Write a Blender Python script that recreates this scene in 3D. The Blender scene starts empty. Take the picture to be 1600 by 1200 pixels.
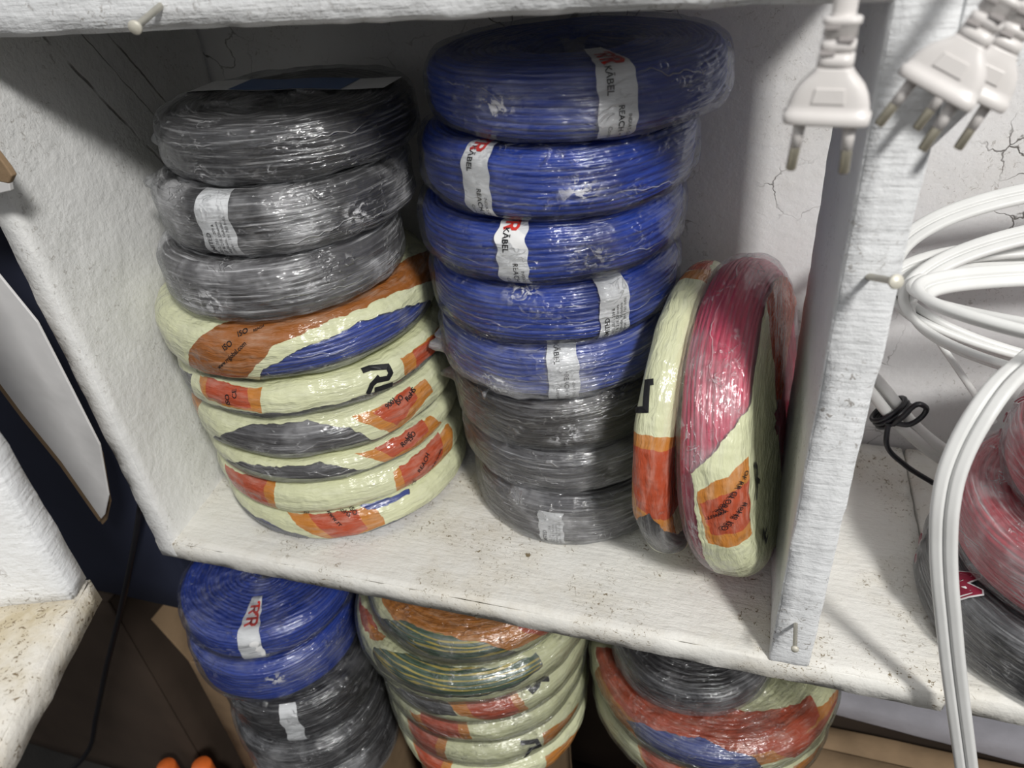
import bpy, bmesh, math, random
import numpy as np
from mathutils import Vector, Matrix, noise as mnoise

sc = bpy.context.scene
COL = sc.collection
# ------------------------------------------------------------------ camera
cam_d = bpy.data.cameras.new('camera')
cam_d.sensor_fit = 'HORIZONTAL'
cam_d.sensor_width = 9.8
cam_d.lens = 7.096
cam_d.clip_start = 0.01
cam_d.dof.use_dof = True
cam_d.dof.focus_distance = 0.56
cam_d.dof.aperture_fstop = 2.2
cam = bpy.data.objects.new('camera', cam_d)
COL.objects.link(cam)
cam.matrix_world = Matrix(((0.95421088, -0.10005362, 0.28190578, 0.0),
                           (0.2883859, 0.55805167, -0.7780822, 0.0),
                           (-0.07946805, 0.82375215, 0.56135303, 0.5),
                           (0, 0, 0, 1)))
sc.camera = cam
# ------------------------------------------------------------------ light
world = bpy.data.worlds.new('shop_ambient')
sc.world = world
world.use_nodes = True
_wt = world.node_tree
_wc = _wt.nodes.new('ShaderNodeTexCoord'); _ws = _wt.nodes.new('ShaderNodeSeparateXYZ'); _wr = _wt.nodes.new('ShaderNodeValToRGB')
_wt.links.new(_wc.outputs['Generated'], _ws.inputs[0]); _wt.links.new(_ws.outputs[2], _wr.inputs[0])
_wr.color_ramp.elements[0].position = 0.0; _wr.color_ramp.elements[0].color = (0.10, 0.095, 0.09, 1)      # dim shop floor
_wr.color_ramp.elements[1].position = 0.35; _wr.color_ramp.elements[1].color = (0.94, 0.95, 0.97, 1)       # light upper walls and ceiling
_wt.links.new(_wr.outputs[0], _wt.nodes['Background'].inputs[0])
_wt.nodes['Background'].inputs[1].default_value = 0.66
def area(name, loc, target, size, size_y, power, colour):
    d = bpy.data.lights.new(name, 'AREA')
    d.shape = 'RECTANGLE'; d.size = size; d.size_y = size_y
    d.energy = power; d.color = colour
    o = bpy.data.objects.new(name, d); COL.objects.link(o)
    o.location = loc
    o.rotation_euler = (Vector(target) - Vector(loc)).to_track_quat('-Z', 'Y').to_euler()
    return o
area('shop_lamp', (1.05, -0.95, 1.75), (-0.15, 0.45, 0.1), 0.26, 0.26, 57, (1.0, 0.985, 0.95))
sc.view_settings.view_transform = 'Standard'
sc.view_settings.look = 'None'
sc.view_settings.gamma = 1.0
sc.view_settings.exposure = -0.14
sc.view_settings.use_curve_mapping = False
sc.cycles.transparent_max_bounces = 24
rng = np.random.default_rng(7)
random.seed(7)

# ------------------------------------------------------------------ measured layout (metres; x along the shelf front, y into the shelf, z up)
FILM = {
 'L1': [('cream', '*'), ('clear', [[-0.0975, 0.0043], [-0.0873, -0.0039], [-0.0216, 0.0041], [0.0184, -0.006], [0.0226, -0.0147], [-0.0568, -0.0075]]), ('clear', [[0.0893, -0.0091], [0.1924, -0.0106], [0.1866, -0.0108], [0.0953, -0.0154], [0.0446, -0.0152]]), ('orange', [[-0.0025, 0.018], [0.0418, -0.0152], [0.0913, -0.0079], [0.0861, 0.018]]), ('red', [[0.0201, 0.0185], [0.0489, -0.0154], [0.0743, -0.006], [0.0685, 0.0185]]), ('clear', [[0.0709, 0.0212], [0.1246, 0.0185], [0.1213, 0.0132], [0.0788, 0.0147]]), ('clear', [[-0.15, -0.03], [0.25, -0.03], [0.25, -0.014], [-0.15, -0.014]])],
 'L2': [('cream', '*'), ('orange', [[-0.0758, 0.013], [-0.004, 0.0203], [-0.0033, -0.014], [-0.0513, -0.0094]]), ('red', [[-0.0758, 0.013], [-0.0148, 0.0208], [-0.0119, -0.0135], [-0.0552, -0.0089]]), ('orange', [[0.1085, 0.013], [0.1077, -0.0159], [0.1834, -0.0121], [0.1936, 0.0169]]), ('red', [[0.1171, 0.0143], [0.1173, -0.0157], [0.1642, -0.0048], [0.1776, 0.0196]]), ('clear', [[0.0702, -0.0162], [0.1032, -0.0162], [0.1024, -0.0162], [0.0723, -0.0162]])],
 'L3': [('cream', '*'), ('clear', [[-0.0709, -0.0053], [-0.0269, 0.0071], [0.0489, 0.0123], [0.1026, -0.0128], [0.0753, -0.0128], [0.0087, -0.0117], [-0.0524, -0.0071]]), ('orange', [[0.0806, 0.0137], [0.1071, -0.0098], [0.1745, -0.0041], [0.1631, 0.0114]]), ('red', [[0.0986, 0.0137], [0.1115, -0.0046], [0.1525, 0.0002], [0.1541, 0.0139]]), ('clear', [[0.09, -0.03], [0.25, -0.03], [0.25, -0.007], [0.09, -0.007]])],
 'L4': [('cream', '*'), ('orange', [[-0.1224, 0.011], [-0.0766, 0.0276], [-0.08, -0.0017], [-0.0908, -0.0012]]), ('clear', [[-0.0599, -0.0105], [-0.0011, 0.0203], [0.0497, 0.0218], [0.0829, 0.0093], [0.1063, -0.0203], [0.0733, -0.0205], [0.0116, -0.0188], [-0.0372, -0.0139]]), ('orange', [[0.0882, 0.0178], [0.1189, -0.0147], [0.1717, 0.0017], [0.1682, 0.0164]]), ('red', [[0.1047, 0.0149], [0.1238, -0.0066], [0.1508, 0.0066], [0.1521, 0.0208]]), ('clear', [[0.1, -0.03], [0.25, -0.03], [0.25, -0.012], [0.1, -0.012]])],
 'L5': [('cream', '*'), ('clear', [[-0.1014, 0.0052], [-0.0601, 0.014], [-0.0583, -0.0097], [-0.0711, -0.0071]]), ('orange', [[-0.0499, 0.0175], [0.0186, 0.018], [0.0189, -0.005], [-0.0344, -0.0014]]), ('red', [[-0.0393, 0.0178], [0.0067, 0.0175], [0.0085, -0.0024], [-0.0313, 0.0014]]), ('orange', [[0.142, 0.0116], [0.1424, -0.0164], [0.2007, -0.0114], [0.2123, 0.0076]]), ('red', [[0.1567, 0.0102], [0.1571, -0.0156], [0.2039, -0.0109], [0.2235, 0.0045]]), ('clear', [[-0.15, -0.03], [0.25, -0.03], [0.25, -0.0055], [-0.15, -0.0055]])],
 'L6': [('cream', '*'), ('brown', [[0.0092, 0.0391], [-0.0156, 0.0192], [-0.0304, 0.0028], [-0.0458, -0.0197], [-0.0227, -0.0232], [0.0162, -0.0176], [0.0525, 0.0096], [0.1053, 0.0197], [0.207, 0.0045], [0.2616, 0.0139], [0.1619, 0.065]]), ('cream', [[0.0083, -0.026], [0.033, 0.0003], [0.0457, 0.0116], [0.0964, 0.0242], [0.1601, 0.0227], [0.2177, 0.0048], [0.2134, -0.0161], [0.1571, -0.025], [0.0201, -0.0265]]), ('clear', [[0.0237, -0.0247], [0.0334, -0.0073], [0.0663, 0.0068], [0.1144, 0.0149], [0.151, 0.0103], [0.1958, -0.0033], [0.2122, -0.0166], [0.1571, -0.025], [0.0822, -0.0275]]), ('clear', [[-0.15, -0.04], [0.02, -0.04], [0.02, -0.0205], [-0.15, -0.0205]])],
 'R2': [('clear', '*'), ('cream', [[-.0352, -.008], [-.0434, .008], [-.0597, .0277], [-.085, .036], [-.12, .06], [.14, .06], [.137, .0312], [.0933, -.0072], [.0107, -.0035]]), ('orange', [[-.0236, -.0059], [-.0328, .012], [-.0456, .028], [-.0533, .056], [.03, .056], [.0237, .0216], [.0245, -.0024]]), ('red', [[-.0138, -.004], [-.0232, .016], [-.0331, .0461], [.0127, .0461], [.0107, .0181], [.013, .0008]]), ('cream', [[-.18, .034], [.2, .034], [.2, .13], [-.18, .13]]), ('red', [[-.34, .034], [-.18, .034], [-.18, .13], [-.34, .13]])],
 'R1': [('cream', '*'), ('red', [[-0.2159, -0.0116], [-0.2429, 0.003], [-0.2038, 0.0097], [-0.2024, -0.015]]), ('orange', [[-0.1986, -0.0155], [-0.2063, 0.0102], [-0.1855, 0.0127], [-0.185, -0.0169]]), ('orange', [[-0.0524, -0.0196], [-0.0534, 0.0268], [0.0948, 0.0213], [0.0668, -0.0113]]), ('red', [[-0.0432, -0.0196], [-0.0429, 0.0303], [0.0374, 0.0395], [0.0069, -0.0079]]), ('clear', [[0.032, -0.0166], [0.0093, 0.0021], [0.1034, 0.0398], [0.1171, 0.0146], [0.0711, -0.009]])],
 'BM1': [('cream', '*'), ('orange', [[-0.1136, 0.0262], [-0.0831, 0.0264], [-0.0365, 0.0472], [0.0396, 0.0412], [0.0864, 0.0159], [0.1411, -0.0106], [0.1901, -0.0051], [-0.0855, 0.0844]]), ('red', [[0.0872, 0.0321], [0.0841, 0.0186], [0.1139, -0.0129], [0.1567, -0.0093], [0.1454, 0.0154]]), ('clear', [[-0.0921, -0.0047], [-0.045, 0.0222], [0.0055, 0.0243], [0.0503, 0.015], [0.0882, -0.0146], [0.0347, -0.015], [-0.0282, -0.0123], [-0.0686, -0.0074]])],
 'BM2': [('cream', '*'), ('red', [[-0.1523, 0.0147], [-0.1121, 0.03], [-0.0823, 0.0282], [-0.0972, 0.0158]]), ('orange', [[-0.1064, 0.0231], [-0.0749, 0.0325], [-0.0721, 0.0275], [-0.0888, 0.0165]]), ('clear', [[-0.0777, 0.0158], [-0.0322, 0.0343], [0.0173, 0.0323], [0.059, 0.0267], [0.1157, 0.0226], [0.1167, 0.0074], [0.0804, -0.0005], [0.0304, -0.001], [-0.023, -0.0025], [-0.0687, -0.0038]])],
 'BM3': [('cream', '*'), ('clear', [[-0.0788, -0.0063], [-0.0326, 0.0167], [0.0092, 0.0163], [0.0156, 0.0035], [-0.0393, -0.01]]), ('orange', [[0.0014, 0.0209], [0.0189, 0.004], [0.0563, -0.0102], [0.0879, -0.0079], [0.0764, 0.03]]), ('red', [[0.0225, 0.0221], [0.0316, 0.0026], [0.0629, -0.0135], [0.0782, -0.0026], [0.0687, 0.0256]]), ('orange', [[0.1292, -0.0114], [0.1261, -0.0114], [0.1523, -0.0095], [0.1583, -0.0067]])],
 'BM4': [('cream', '*'), ('orange', [[-0.0494, 0.0087], [-0.0297, -0.0096], [0.0265, -0.0029], [0.0171, 0.0256]]), ('red', [[-0.0367, 0.0147], [-0.0209, -0.01], [0.0133, 0.0002], [0.0095, 0.0223]]), ('red', [[0.1019, -0.0113], [0.0946, -0.0113], [0.1307, -0.0093], [0.1422, -0.0091]])],
 'BM5': [('cream', '*'), ('orange', [[-0.0708, 0.0192], [-0.0436, -0.0092], [-0.0085, -0.0117], [-0.0083, 0.025]]), ('red', [[-0.067, 0.0222], [-0.0455, -0.0092], [-0.0209, -0.011], [-0.0202, 0.0247]]), ('orange', [[0.1025, 0.0133], [0.1008, -0.0124], [0.1493, -0.0094], [0.1645, -0.0007]])],
 'BR2': [('cream', '*'), ('orange', [[-0.1471, -0.0089], [-0.1059, 0.0121], [-0.0439, 0.0363], [0.0219, 0.0393], [0.0673, 0.0267], [0.1026, 0.0205], [0.1977, 0.0092], [-0.135, 0.1074]]), ('red', [[-0.1688, 0.0183], [-0.1291, 0.014], [-0.1036, 0.0237], [-0.0493, 0.045], [0.0153, 0.0487], [0.0699, 0.0318], [0.1038, 0.0326], [0.1378, 0.0186], [0.1499, 0.0374], [-0.135, 0.1074]]), ('clear', [[-0.081, 0.0081], [-0.0652, 0.018], [0.0013, 0.0304], [0.0512, 0.0151], [0.0653, -0.0145], [-0.0471, -0.0151]]), ('red', [[0.063, 0.0248], [0.094, -0.0054], [0.1796, 0.0075], [0.1818, 0.0083]])],
}
FILM_TEXT = [
 ('L6', 'ISO', [0.0081, 0.0101], [0.021, 0.0184]),
 ('L6', 'www.rrglobal.com', [-0.0016, -0.0066], [0.0308, 0.0181]),
 ('L6', 'ISO', [0.0199, 0.0204], [0.0283, 0.0242]),
 ('L6', 'REACH', [0.0325, 0.0239], [0.0407, 0.0275]),
 ('L5', 'CE', [-0.0007, 0.0078], [-0.0028, 0.0159]),
 ('L5', 'ISO', [-0.0089, 0.0005], [-0.0079, 0.0133]),
 ('L4', 'ISO', [0.1294, 0.0105], [0.1407, 0.0161]),
 ('L4', 'RoHS', [0.1388, 0.0095], [0.1551, 0.0147]),
 ('L4', '9001', [0.1188, 0.012], [0.1321, 0.0154]),
 ('L3', 'RoHS', [0.1221, 0.0027], [0.1354, 0.0075]),
 ('L3', 'ISO', [0.1308, 0.0034], [0.1443, 0.0091]),
 ('L2', 'CE', [0.1267, -0.0128], [0.1315, -0.0027]),
 ('L2', 'REACH', [0.1334, -0.0007], [0.1557, 0.0126]),
 ('L2', 'PRODUCT OF RR GLOBAL', [0.1356, -0.015], [0.1714, 0.0092]),
 ('L2', 'BEL', [0.0237, -0.0152], [0.0307, -0.0027]),
 ('L1', 'www.rr', [0.0392, 0.02], [0.0558, -0.0007]),
 ('L1', 'RoHS', [0.0506, 0.0207], [0.0607, 0.0125]),
 ('L1', 'ISO', [0.0613, 0.0202], [0.0682, 0.0082]),
 ('R2', 'OF RR GLOBAL', [-0.0384, 0.0283], [-0.0066, 0.0035]),
 ('R2', 'RoHS', [-0.0136, 0.0259], [-0.0044, 0.0157]),
 ('R2', 'ISO', [-0.0024, 0.0141], [0.0047, 0.0077]),
 ('R2', 'www.rr', [-0.0118, 0.0131], [-0.0042, -0.0003]),
 ('BM3', 'KABEL', [0.1006, -0.0044], [0.0987, -0.0123]),
]
FILM_MARKS = [
 ('R2', .0045, [[[-.035, .047], [-.028, .052], [-.005, .052], [.003, .046]], [[-.015, .052], [-.004, .060]]]),
 ('R2', .0045, [[[.06, .050], [.085, .046], [.092, .052]], [[.072, .048], [.08, .056]]]),
 ('L5', 0.0045, [[[0.106, 0.0156], [0.1131, 0.0154], [0.1276, 0.0107], [0.1279, 0.0052], [0.1244, 0.0021], [0.1146, 0.0047]], [[0.1176, 0.0064], [0.1095, 0.0028], [0.1046, -0.004]], [[0.1107, -0.0028], [0.1275, -0.0055]]]),
 ('R1', 0.0045, [[[-0.0906, -0.0025], [-0.0896, -0.0067], [-0.0709, -0.0046], [-0.0688, -0.0148]]]),
 ('R1', 0.003, [[[-0.0819, -0.0196], [-0.0825, -0.0199]]]),
 ('BM3', 0.0048, [[[0.0983, 0.0305], [0.0918, 0.0214], [0.0954, 0.0142], [0.1025, 0.016], [0.1075, 0.0202], [0.1172, 0.0149]], [[0.0996, 0.0295], [0.1103, 0.0284]]]),
 ('BM5', 0.0045, [[[0.0753, 0.0149], [0.093, 0.0094], [0.095, 0.0], [0.0843, 0.0032], [0.0769, -0.0087]]]),
]
BAND_TEXT = [
 ('M8', 'RR', [0.0903, 0.0802], 'red'),
 ('M8', 'KABEL', [0.0432, 0.0141], 'k'),
 ('M8', 'REACH', [0.0487, -0.0096], 'k'),
 ('M7', 'RR', [-0.0435, 0.034], 'red'),
 ('M7', 'KABEL', [-0.0359, 0.0176], 'k'),
 ('M7', 'REACH', [-0.0305, -0.0107], 'k'),
 ('M6', 'RR', [-0.0104, 0.0322], 'red'),
 ('M6', 'KABEL', [-0.0073, 0.0137], 'k'),
 ('M6', 'REACH', [-0.0006, -0.0115], 'k'),
 ('M4', 'KABEL', [0.0251, 0.0219], 'k'),
 ('M4', 'REACH', [0.032, -0.0046], 'k'),
 ('BL1', 'RR', [0.0182, 0.0449], 'red'),
 ('B2', 'LIMITED', [-0.0074, -0.0094], 'k'),
 ('M5', 'LIMITED', [0.0654, -0.0126], 'k'),
 ('M1', 'LIMITED', [-0.0079, -0.0175], 'k'),
]
BANDS = {'B2': (0.0015, 0.0275, 0.0059), 'M8': (0.0482, 0.0236, 0.0096), 'M7': (-0.031, 0.0217, 0.0006), 'M6': (-0.0009, 0.0218, 0.0042), 'M5': (0.0696, 0.0238, 0.0086), 'M4': (0.0301, 0.0238, 0.0077), 'M1': (-0.0002, 0.0224, -0.0065), 'BL1': (0.0363, 0.0245, 0.0267), 'BL3': (0.0366, 0.0201, 0.0179)}
COILS = {
 'L1': (-0.378, 0.524, 0, 0.124, 0.0376),
 'L2': (-0.3763, 0.5217, 0.0376, 0.1245, 0.0373),
 'L3': (-0.3761, 0.519, 0.0749, 0.122, 0.0287),
 'L4': (-0.376, 0.5165, 0.1036, 0.1235, 0.0439),
 'L5': (-0.3767, 0.5165, 0.1475, 0.123, 0.0362),
 'L6': (-0.3785, 0.5123, 0.1837, 0.1219, 0.0545),
 'B1': (-0.3667, 0.4931, 0.2382, 0.0971, 0.0514),
 'B2': (-0.3544, 0.501, 0.2896, 0.0988, 0.0504),
 'B3': (-0.3414, 0.5058, 0.34, 0.0965, 0.0445),
 'M1': (-0.138, 0.544, 0, 0.097, 0.06),
 'M2': (-0.144, 0.546, 0.06, 0.097, 0.0495),
 'M3': (-0.147, 0.539, 0.1095, 0.095, 0.0535),
 'M4': (-0.1495, 0.5376, 0.163, 0.0975, 0.0511),
 'M5': (-0.148, 0.5371, 0.2141, 0.1, 0.0507),
 'M6': (-0.1482, 0.5379, 0.2648, 0.1025, 0.0474),
 'M7': (-0.1399, 0.5351, 0.3122, 0.1009, 0.0515),
 'M8': (-0.1254, 0.5366, 0.3637, 0.104, 0.0465),
 'BL1': (-0.4846, 0.4598, -0.1647, 0.0984, 0.0447),
 'BL2': (-0.4854, 0.4496, -0.2313, 0.096, 0.0666),
 'BL3': (-0.466, 0.446, -0.3013, 0.092, 0.07),
 'BL4': (-0.466, 0.44, -0.3613, 0.095, 0.06),
 'BL5': (-0.464, 0.438, -0.4263, 0.094, 0.065),
 'BM1': (-0.2383, 0.4871, -0.1151, 0.11, 0.045),
 'BM2': (-0.2464, 0.492, -0.1631, 0.126, 0.048),
 'BM3': (-0.242, 0.492, -0.2061, 0.119, 0.043),
 'BM4': (-0.243, 0.492, -0.2461, 0.116, 0.04),
 'BM5': (-0.243, 0.492, -0.2911, 0.117, 0.045),
 'BM6': (-0.243, 0.492, -0.3361, 0.117, 0.045),
 'BR1': (-0.013, 0.514, -0.193, 0.084, 0.045),
 'BR2': (0.0082, 0.533, -0.245, 0.13, 0.052),
 'BR3': (0.008, 0.533, -0.29, 0.128, 0.045),
 'BR4': (0.006, 0.533, -0.335, 0.128, 0.045),
 'K1': (0.262, 0.466, 0, 0.105, 0.062),
 'K2': (0.268, 0.47, 0.062, 0.102, 0.055),
 'K3': (0.29, 0.478, 0.117, 0.1, 0.052),
}
STANDING = {'R2': ((0.014, 0.505, 0.13), 9, 9, 0.128, 0.054), 'R1': ((-0.0285, 0.515, 0.1235), 3, 10, 0.122, 0.032)}

# where the cling film is pinched into a milky star (surface coordinates, metres)
PINCH = {'M7': [0.0379, -0.0012], 'M6': [0.052, -0.0012], 'M5': [0.0019, 0.0223], 'M4': [-0.0242, -0.0079], 'M8': [-0.0259, 0.0018], 'M3': [0.0242, -0.0034], 'B2': [0.1046, -0.0031], 'B1': [-0.0058, -0.0029], 'BL2': [0.0542, 0.013]}

# ------------------------------------------------------------------ object helpers
def put(name, mesh, mats, parent=None):
    o = bpy.data.objects.new(name, mesh)
    COL.objects.link(o)
    for m in (mats if isinstance(mats, (list, tuple)) else [mats]):
        mesh.materials.append(m)
    if parent is not None:
        o.parent = parent
    return o
def tag(o, label=None, cat=None, group=None, kind=None):
    if label: o['label'] = label
    if cat: o['category'] = cat
    if group: o['group'] = group
    if kind: o['kind'] = kind
    return o
def thing(name, label, cat, loc=(0, 0, 0), group=None, rot=None):
    o = bpy.data.objects.new(name, None)
    o.empty_display_size = 0.02
    COL.objects.link(o)
    o.location = loc
    if rot is not None:
        o.rotation_euler = rot
    return tag(o, label, cat, group)
def mesh_np(name, V, F, uv=None, smooth=True):
    me = bpy.data.meshes.new(name)
    V = np.asarray(V, dtype=np.float32); F = np.asarray(F, dtype=np.int32)
    me.vertices.add(len(V)); me.vertices.foreach_set('co', V.ravel())
    k = F.shape[1]
    me.loops.add(F.size); me.loops.foreach_set('vertex_index', F.ravel())
    me.polygons.add(len(F))
    me.polygons.foreach_set('loop_start', np.arange(0, F.size, k, dtype=np.int32))
    me.polygons.foreach_set('loop_total', np.full(len(F), k, dtype=np.int32))
    if uv is not None:
        l = me.uv_layers.new(name='UVMap')
        l.data.foreach_set('uv', np.asarray(uv, dtype=np.float32)[F.ravel()].ravel())
    me.polygons.foreach_set('use_smooth', np.full(len(F), smooth))
    me.update(calc_edges=True); me.validate()
    return me
def grid_faces(n, m, close_n=False, close_m=False):
    i = np.arange(n if close_n else n - 1); j = np.arange(m if close_m else m - 1)
    I, J = np.meshgrid(i, j, indexing='ij')
    I2 = (I + 1) % n; J2 = (J + 1) % m
    return np.stack([I * m + J, I2 * m + J, I2 * m + J2, I * m + J2], -1).reshape(-1, 4)
def axis_pts(a, b, r, step):
    n = max(2, int(round((b - a - 2 * r) / step)) + 1)
    return np.r_[a, a + .3 * r, np.linspace(a + r, b - r, n), b - .3 * r, b]
def round_box(lo, hi, r=.0015, step=.012, amp=.0006, freq=60, warp=None):
    """box with rounded, slightly uneven hand-painted faces"""
    lo = np.array(lo, float); hi = np.array(hi, float)
    r = min(r, *(0.45 * (hi - lo)))
    ax = [axis_pts(lo[i], hi[i], r, step) for i in range(3)]
    bm = bmesh.new()
    index = {}
    def vert(i, j, k):
        key = (i, j, k)
        if key not in index:
            p = np.array([ax[0][i], ax[1][j], ax[2][k]])
            q = np.clip(p, lo + r, hi - r); d = p - q; L = np.linalg.norm(d)
            nrm = d / L if L > 0 else np.zeros(3)
            p = q + nrm * r
            s = mnoise.noise(Vector(p * freq)) + .6 * mnoise.noise(Vector(p * freq * .25)) + .4 * mnoise.noise(Vector(p * freq * 2.7))
            edge = (np.count_nonzero(np.abs(nrm) > .25) > 1)
            s = s * amp * (2.2 if edge else 1) - (amp * 1.2 if edge else 0)
            p = p + nrm * s
            if warp: p = warp(p)
            index[key] = bm.verts.new(p)
        return index[key]
    n = [len(a) for a in ax]
    def face(f):
        try: bm.faces.new(f).smooth = True
        except ValueError: pass
    for i in range(n[0] - 1):
        for j in range(n[1] - 1):
            face((vert(i, j, 0), vert(i, j + 1, 0), vert(i + 1, j + 1, 0), vert(i + 1, j, 0)))
            K = n[2] - 1
            face((vert(i, j, K), vert(i + 1, j, K), vert(i + 1, j + 1, K), vert(i, j + 1, K)))
    for i in range(n[0] - 1):
        for k in range(n[2] - 1):
            face((vert(i, 0, k), vert(i + 1, 0, k), vert(i + 1, 0, k + 1), vert(i, 0, k + 1)))
            J = n[1] - 1
            face((vert(i, J, k), vert(i, J, k + 1), vert(i + 1, J, k + 1), vert(i + 1, J, k)))
    for j in range(n[1] - 1):
        for k in range(n[2] - 1):
            face((vert(0, j, k), vert(0, j, k + 1), vert(0, j + 1, k + 1), vert(0, j + 1, k)))
            I = n[0] - 1
            face((vert(I, j, k), vert(I, j + 1, k), vert(I, j + 1, k + 1), vert(I, j, k + 1)))
    me = bpy.data.meshes.new('board'); bm.to_mesh(me); bm.free()
    return me
def lathe(path, n=24, centre=True):
    """revolve (radius, z) points about z, closed ends"""
    P = np.array(path, float); t = np.linspace(0, 2 * np.pi, n, endpoint=False)
    V = np.stack([P[None, :, 0] * np.cos(t)[:, None], P[None, :, 0] * np.sin(t)[:, None], np.repeat(P[None, :, 1], n, 0)], -1).reshape(-1, 3)
    return mesh_np('lathe', V, grid_faces(n, len(P), close_n=True))
def spline(pts, n):
    P = np.array(pts, float)
    d = np.r_[0, np.cumsum(np.linalg.norm(np.diff(P, axis=0), axis=1))]
    q = np.linspace(0, d[-1], n)
    # Catmull-Rom through the points
    out = np.zeros((n, P.shape[1]))
    T = np.gradient(P, d, axis=0)
    for a, s in enumerate(q):
        i = min(max(np.searchsorted(d, s) - 1, 0), len(P) - 2)
        h = d[i + 1] - d[i]; u = (s - d[i]) / h
        out[a] = ((2 * u**3 - 3 * u**2 + 1) * P[i] + (u**3 - 2 * u**2 + u) * h * T[i]
                  + (-2 * u**3 + 3 * u**2) * P[i + 1] + (u**3 - u**2) * h * T[i + 1])
    return out
def sweep(path, section, width_dir=None, closed=False):
    """sweep a closed 2D section (a along the width direction, b across) along a 3D path"""
    P = np.array(path, float); n = len(P)
    T = np.gradient(P, axis=0)
    if closed: T = np.roll(P, -1, 0) - np.roll(P, 1, 0)
    T /= np.linalg.norm(T, axis=1)[:, None]
    W = np.array(width_dir, float) if width_dir is not None else np.array([0.31, 0.17, 0.93])
    if W.ndim == 1: W = np.repeat(W[None], n, 0)
    W = W - (W * T).sum(1)[:, None] * T; W /= np.linalg.norm(W, axis=1)[:, None]
    B = np.cross(T, W)
    S = np.array(section, float)
    V = P[:, None] + S[None, :, :1] * W[:, None] + S[None, :, 1:] * B[:, None]
    m = len(S)
    F = grid_faces(n, m, close_n=closed, close_m=True)
    V = V.reshape(-1, 3)
    if not closed:
        c0, c1 = len(V), len(V) + 1
        V = np.r_[V, P[:1], P[-1:]]
        j = np.arange(m); j2 = (j + 1) % m
        F = np.r_[F, np.stack([np.full(m, c0), j2, j, j], 1)[:, [0, 1, 2, 2]], np.stack([np.full(m, c1), (n - 1) * m + j, (n - 1) * m + j2, (n - 1) * m + j2], 1)]
        # triangles are stored separately
        me = bpy.data.meshes.new('sweep')
        me.from_pydata(V.tolist(), [], [tuple(dict.fromkeys(f)) for f in F.tolist()])
        me.polygons.foreach_set('use_smooth', np.ones(len(me.polygons), dtype=bool)); me.update()
        return me
    return mesh_np('sweep', V, F)
def ring(r, n=12, rb=None):
    t = np.linspace(0, 2 * np.pi, n, endpoint=False)
    return np.stack([r * np.cos(t), (rb or r) * np.sin(t)], 1)
def prism(pts, d0, d1, frame, bevel=0.0, flip=False):
    """extrude a 2D outline between depths d0 and d1; frame maps (a, b, d) to world"""
    bm = bmesh.new()
    lo = [bm.verts.new(frame(a, b, d0)) for a, b in pts]
    hi = [bm.verts.new(frame(a, b, d1)) for a, b in pts]
    n = len(pts)
    bm.faces.new(lo[::-1]); bm.faces.new(hi)
    for i in range(n): bm.faces.new((lo[i], lo[(i + 1) % n], hi[(i + 1) % n], hi[i]))
    bmesh.ops.recalc_face_normals(bm, faces=bm.faces)
    if bevel: bmesh.ops.bevel(bm, geom=list(bm.edges), offset=bevel, segments=2, affect='EDGES', profile=.5)
    me = bpy.data.meshes.new('prism'); bm.to_mesh(me); bm.free()
    return me

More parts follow.
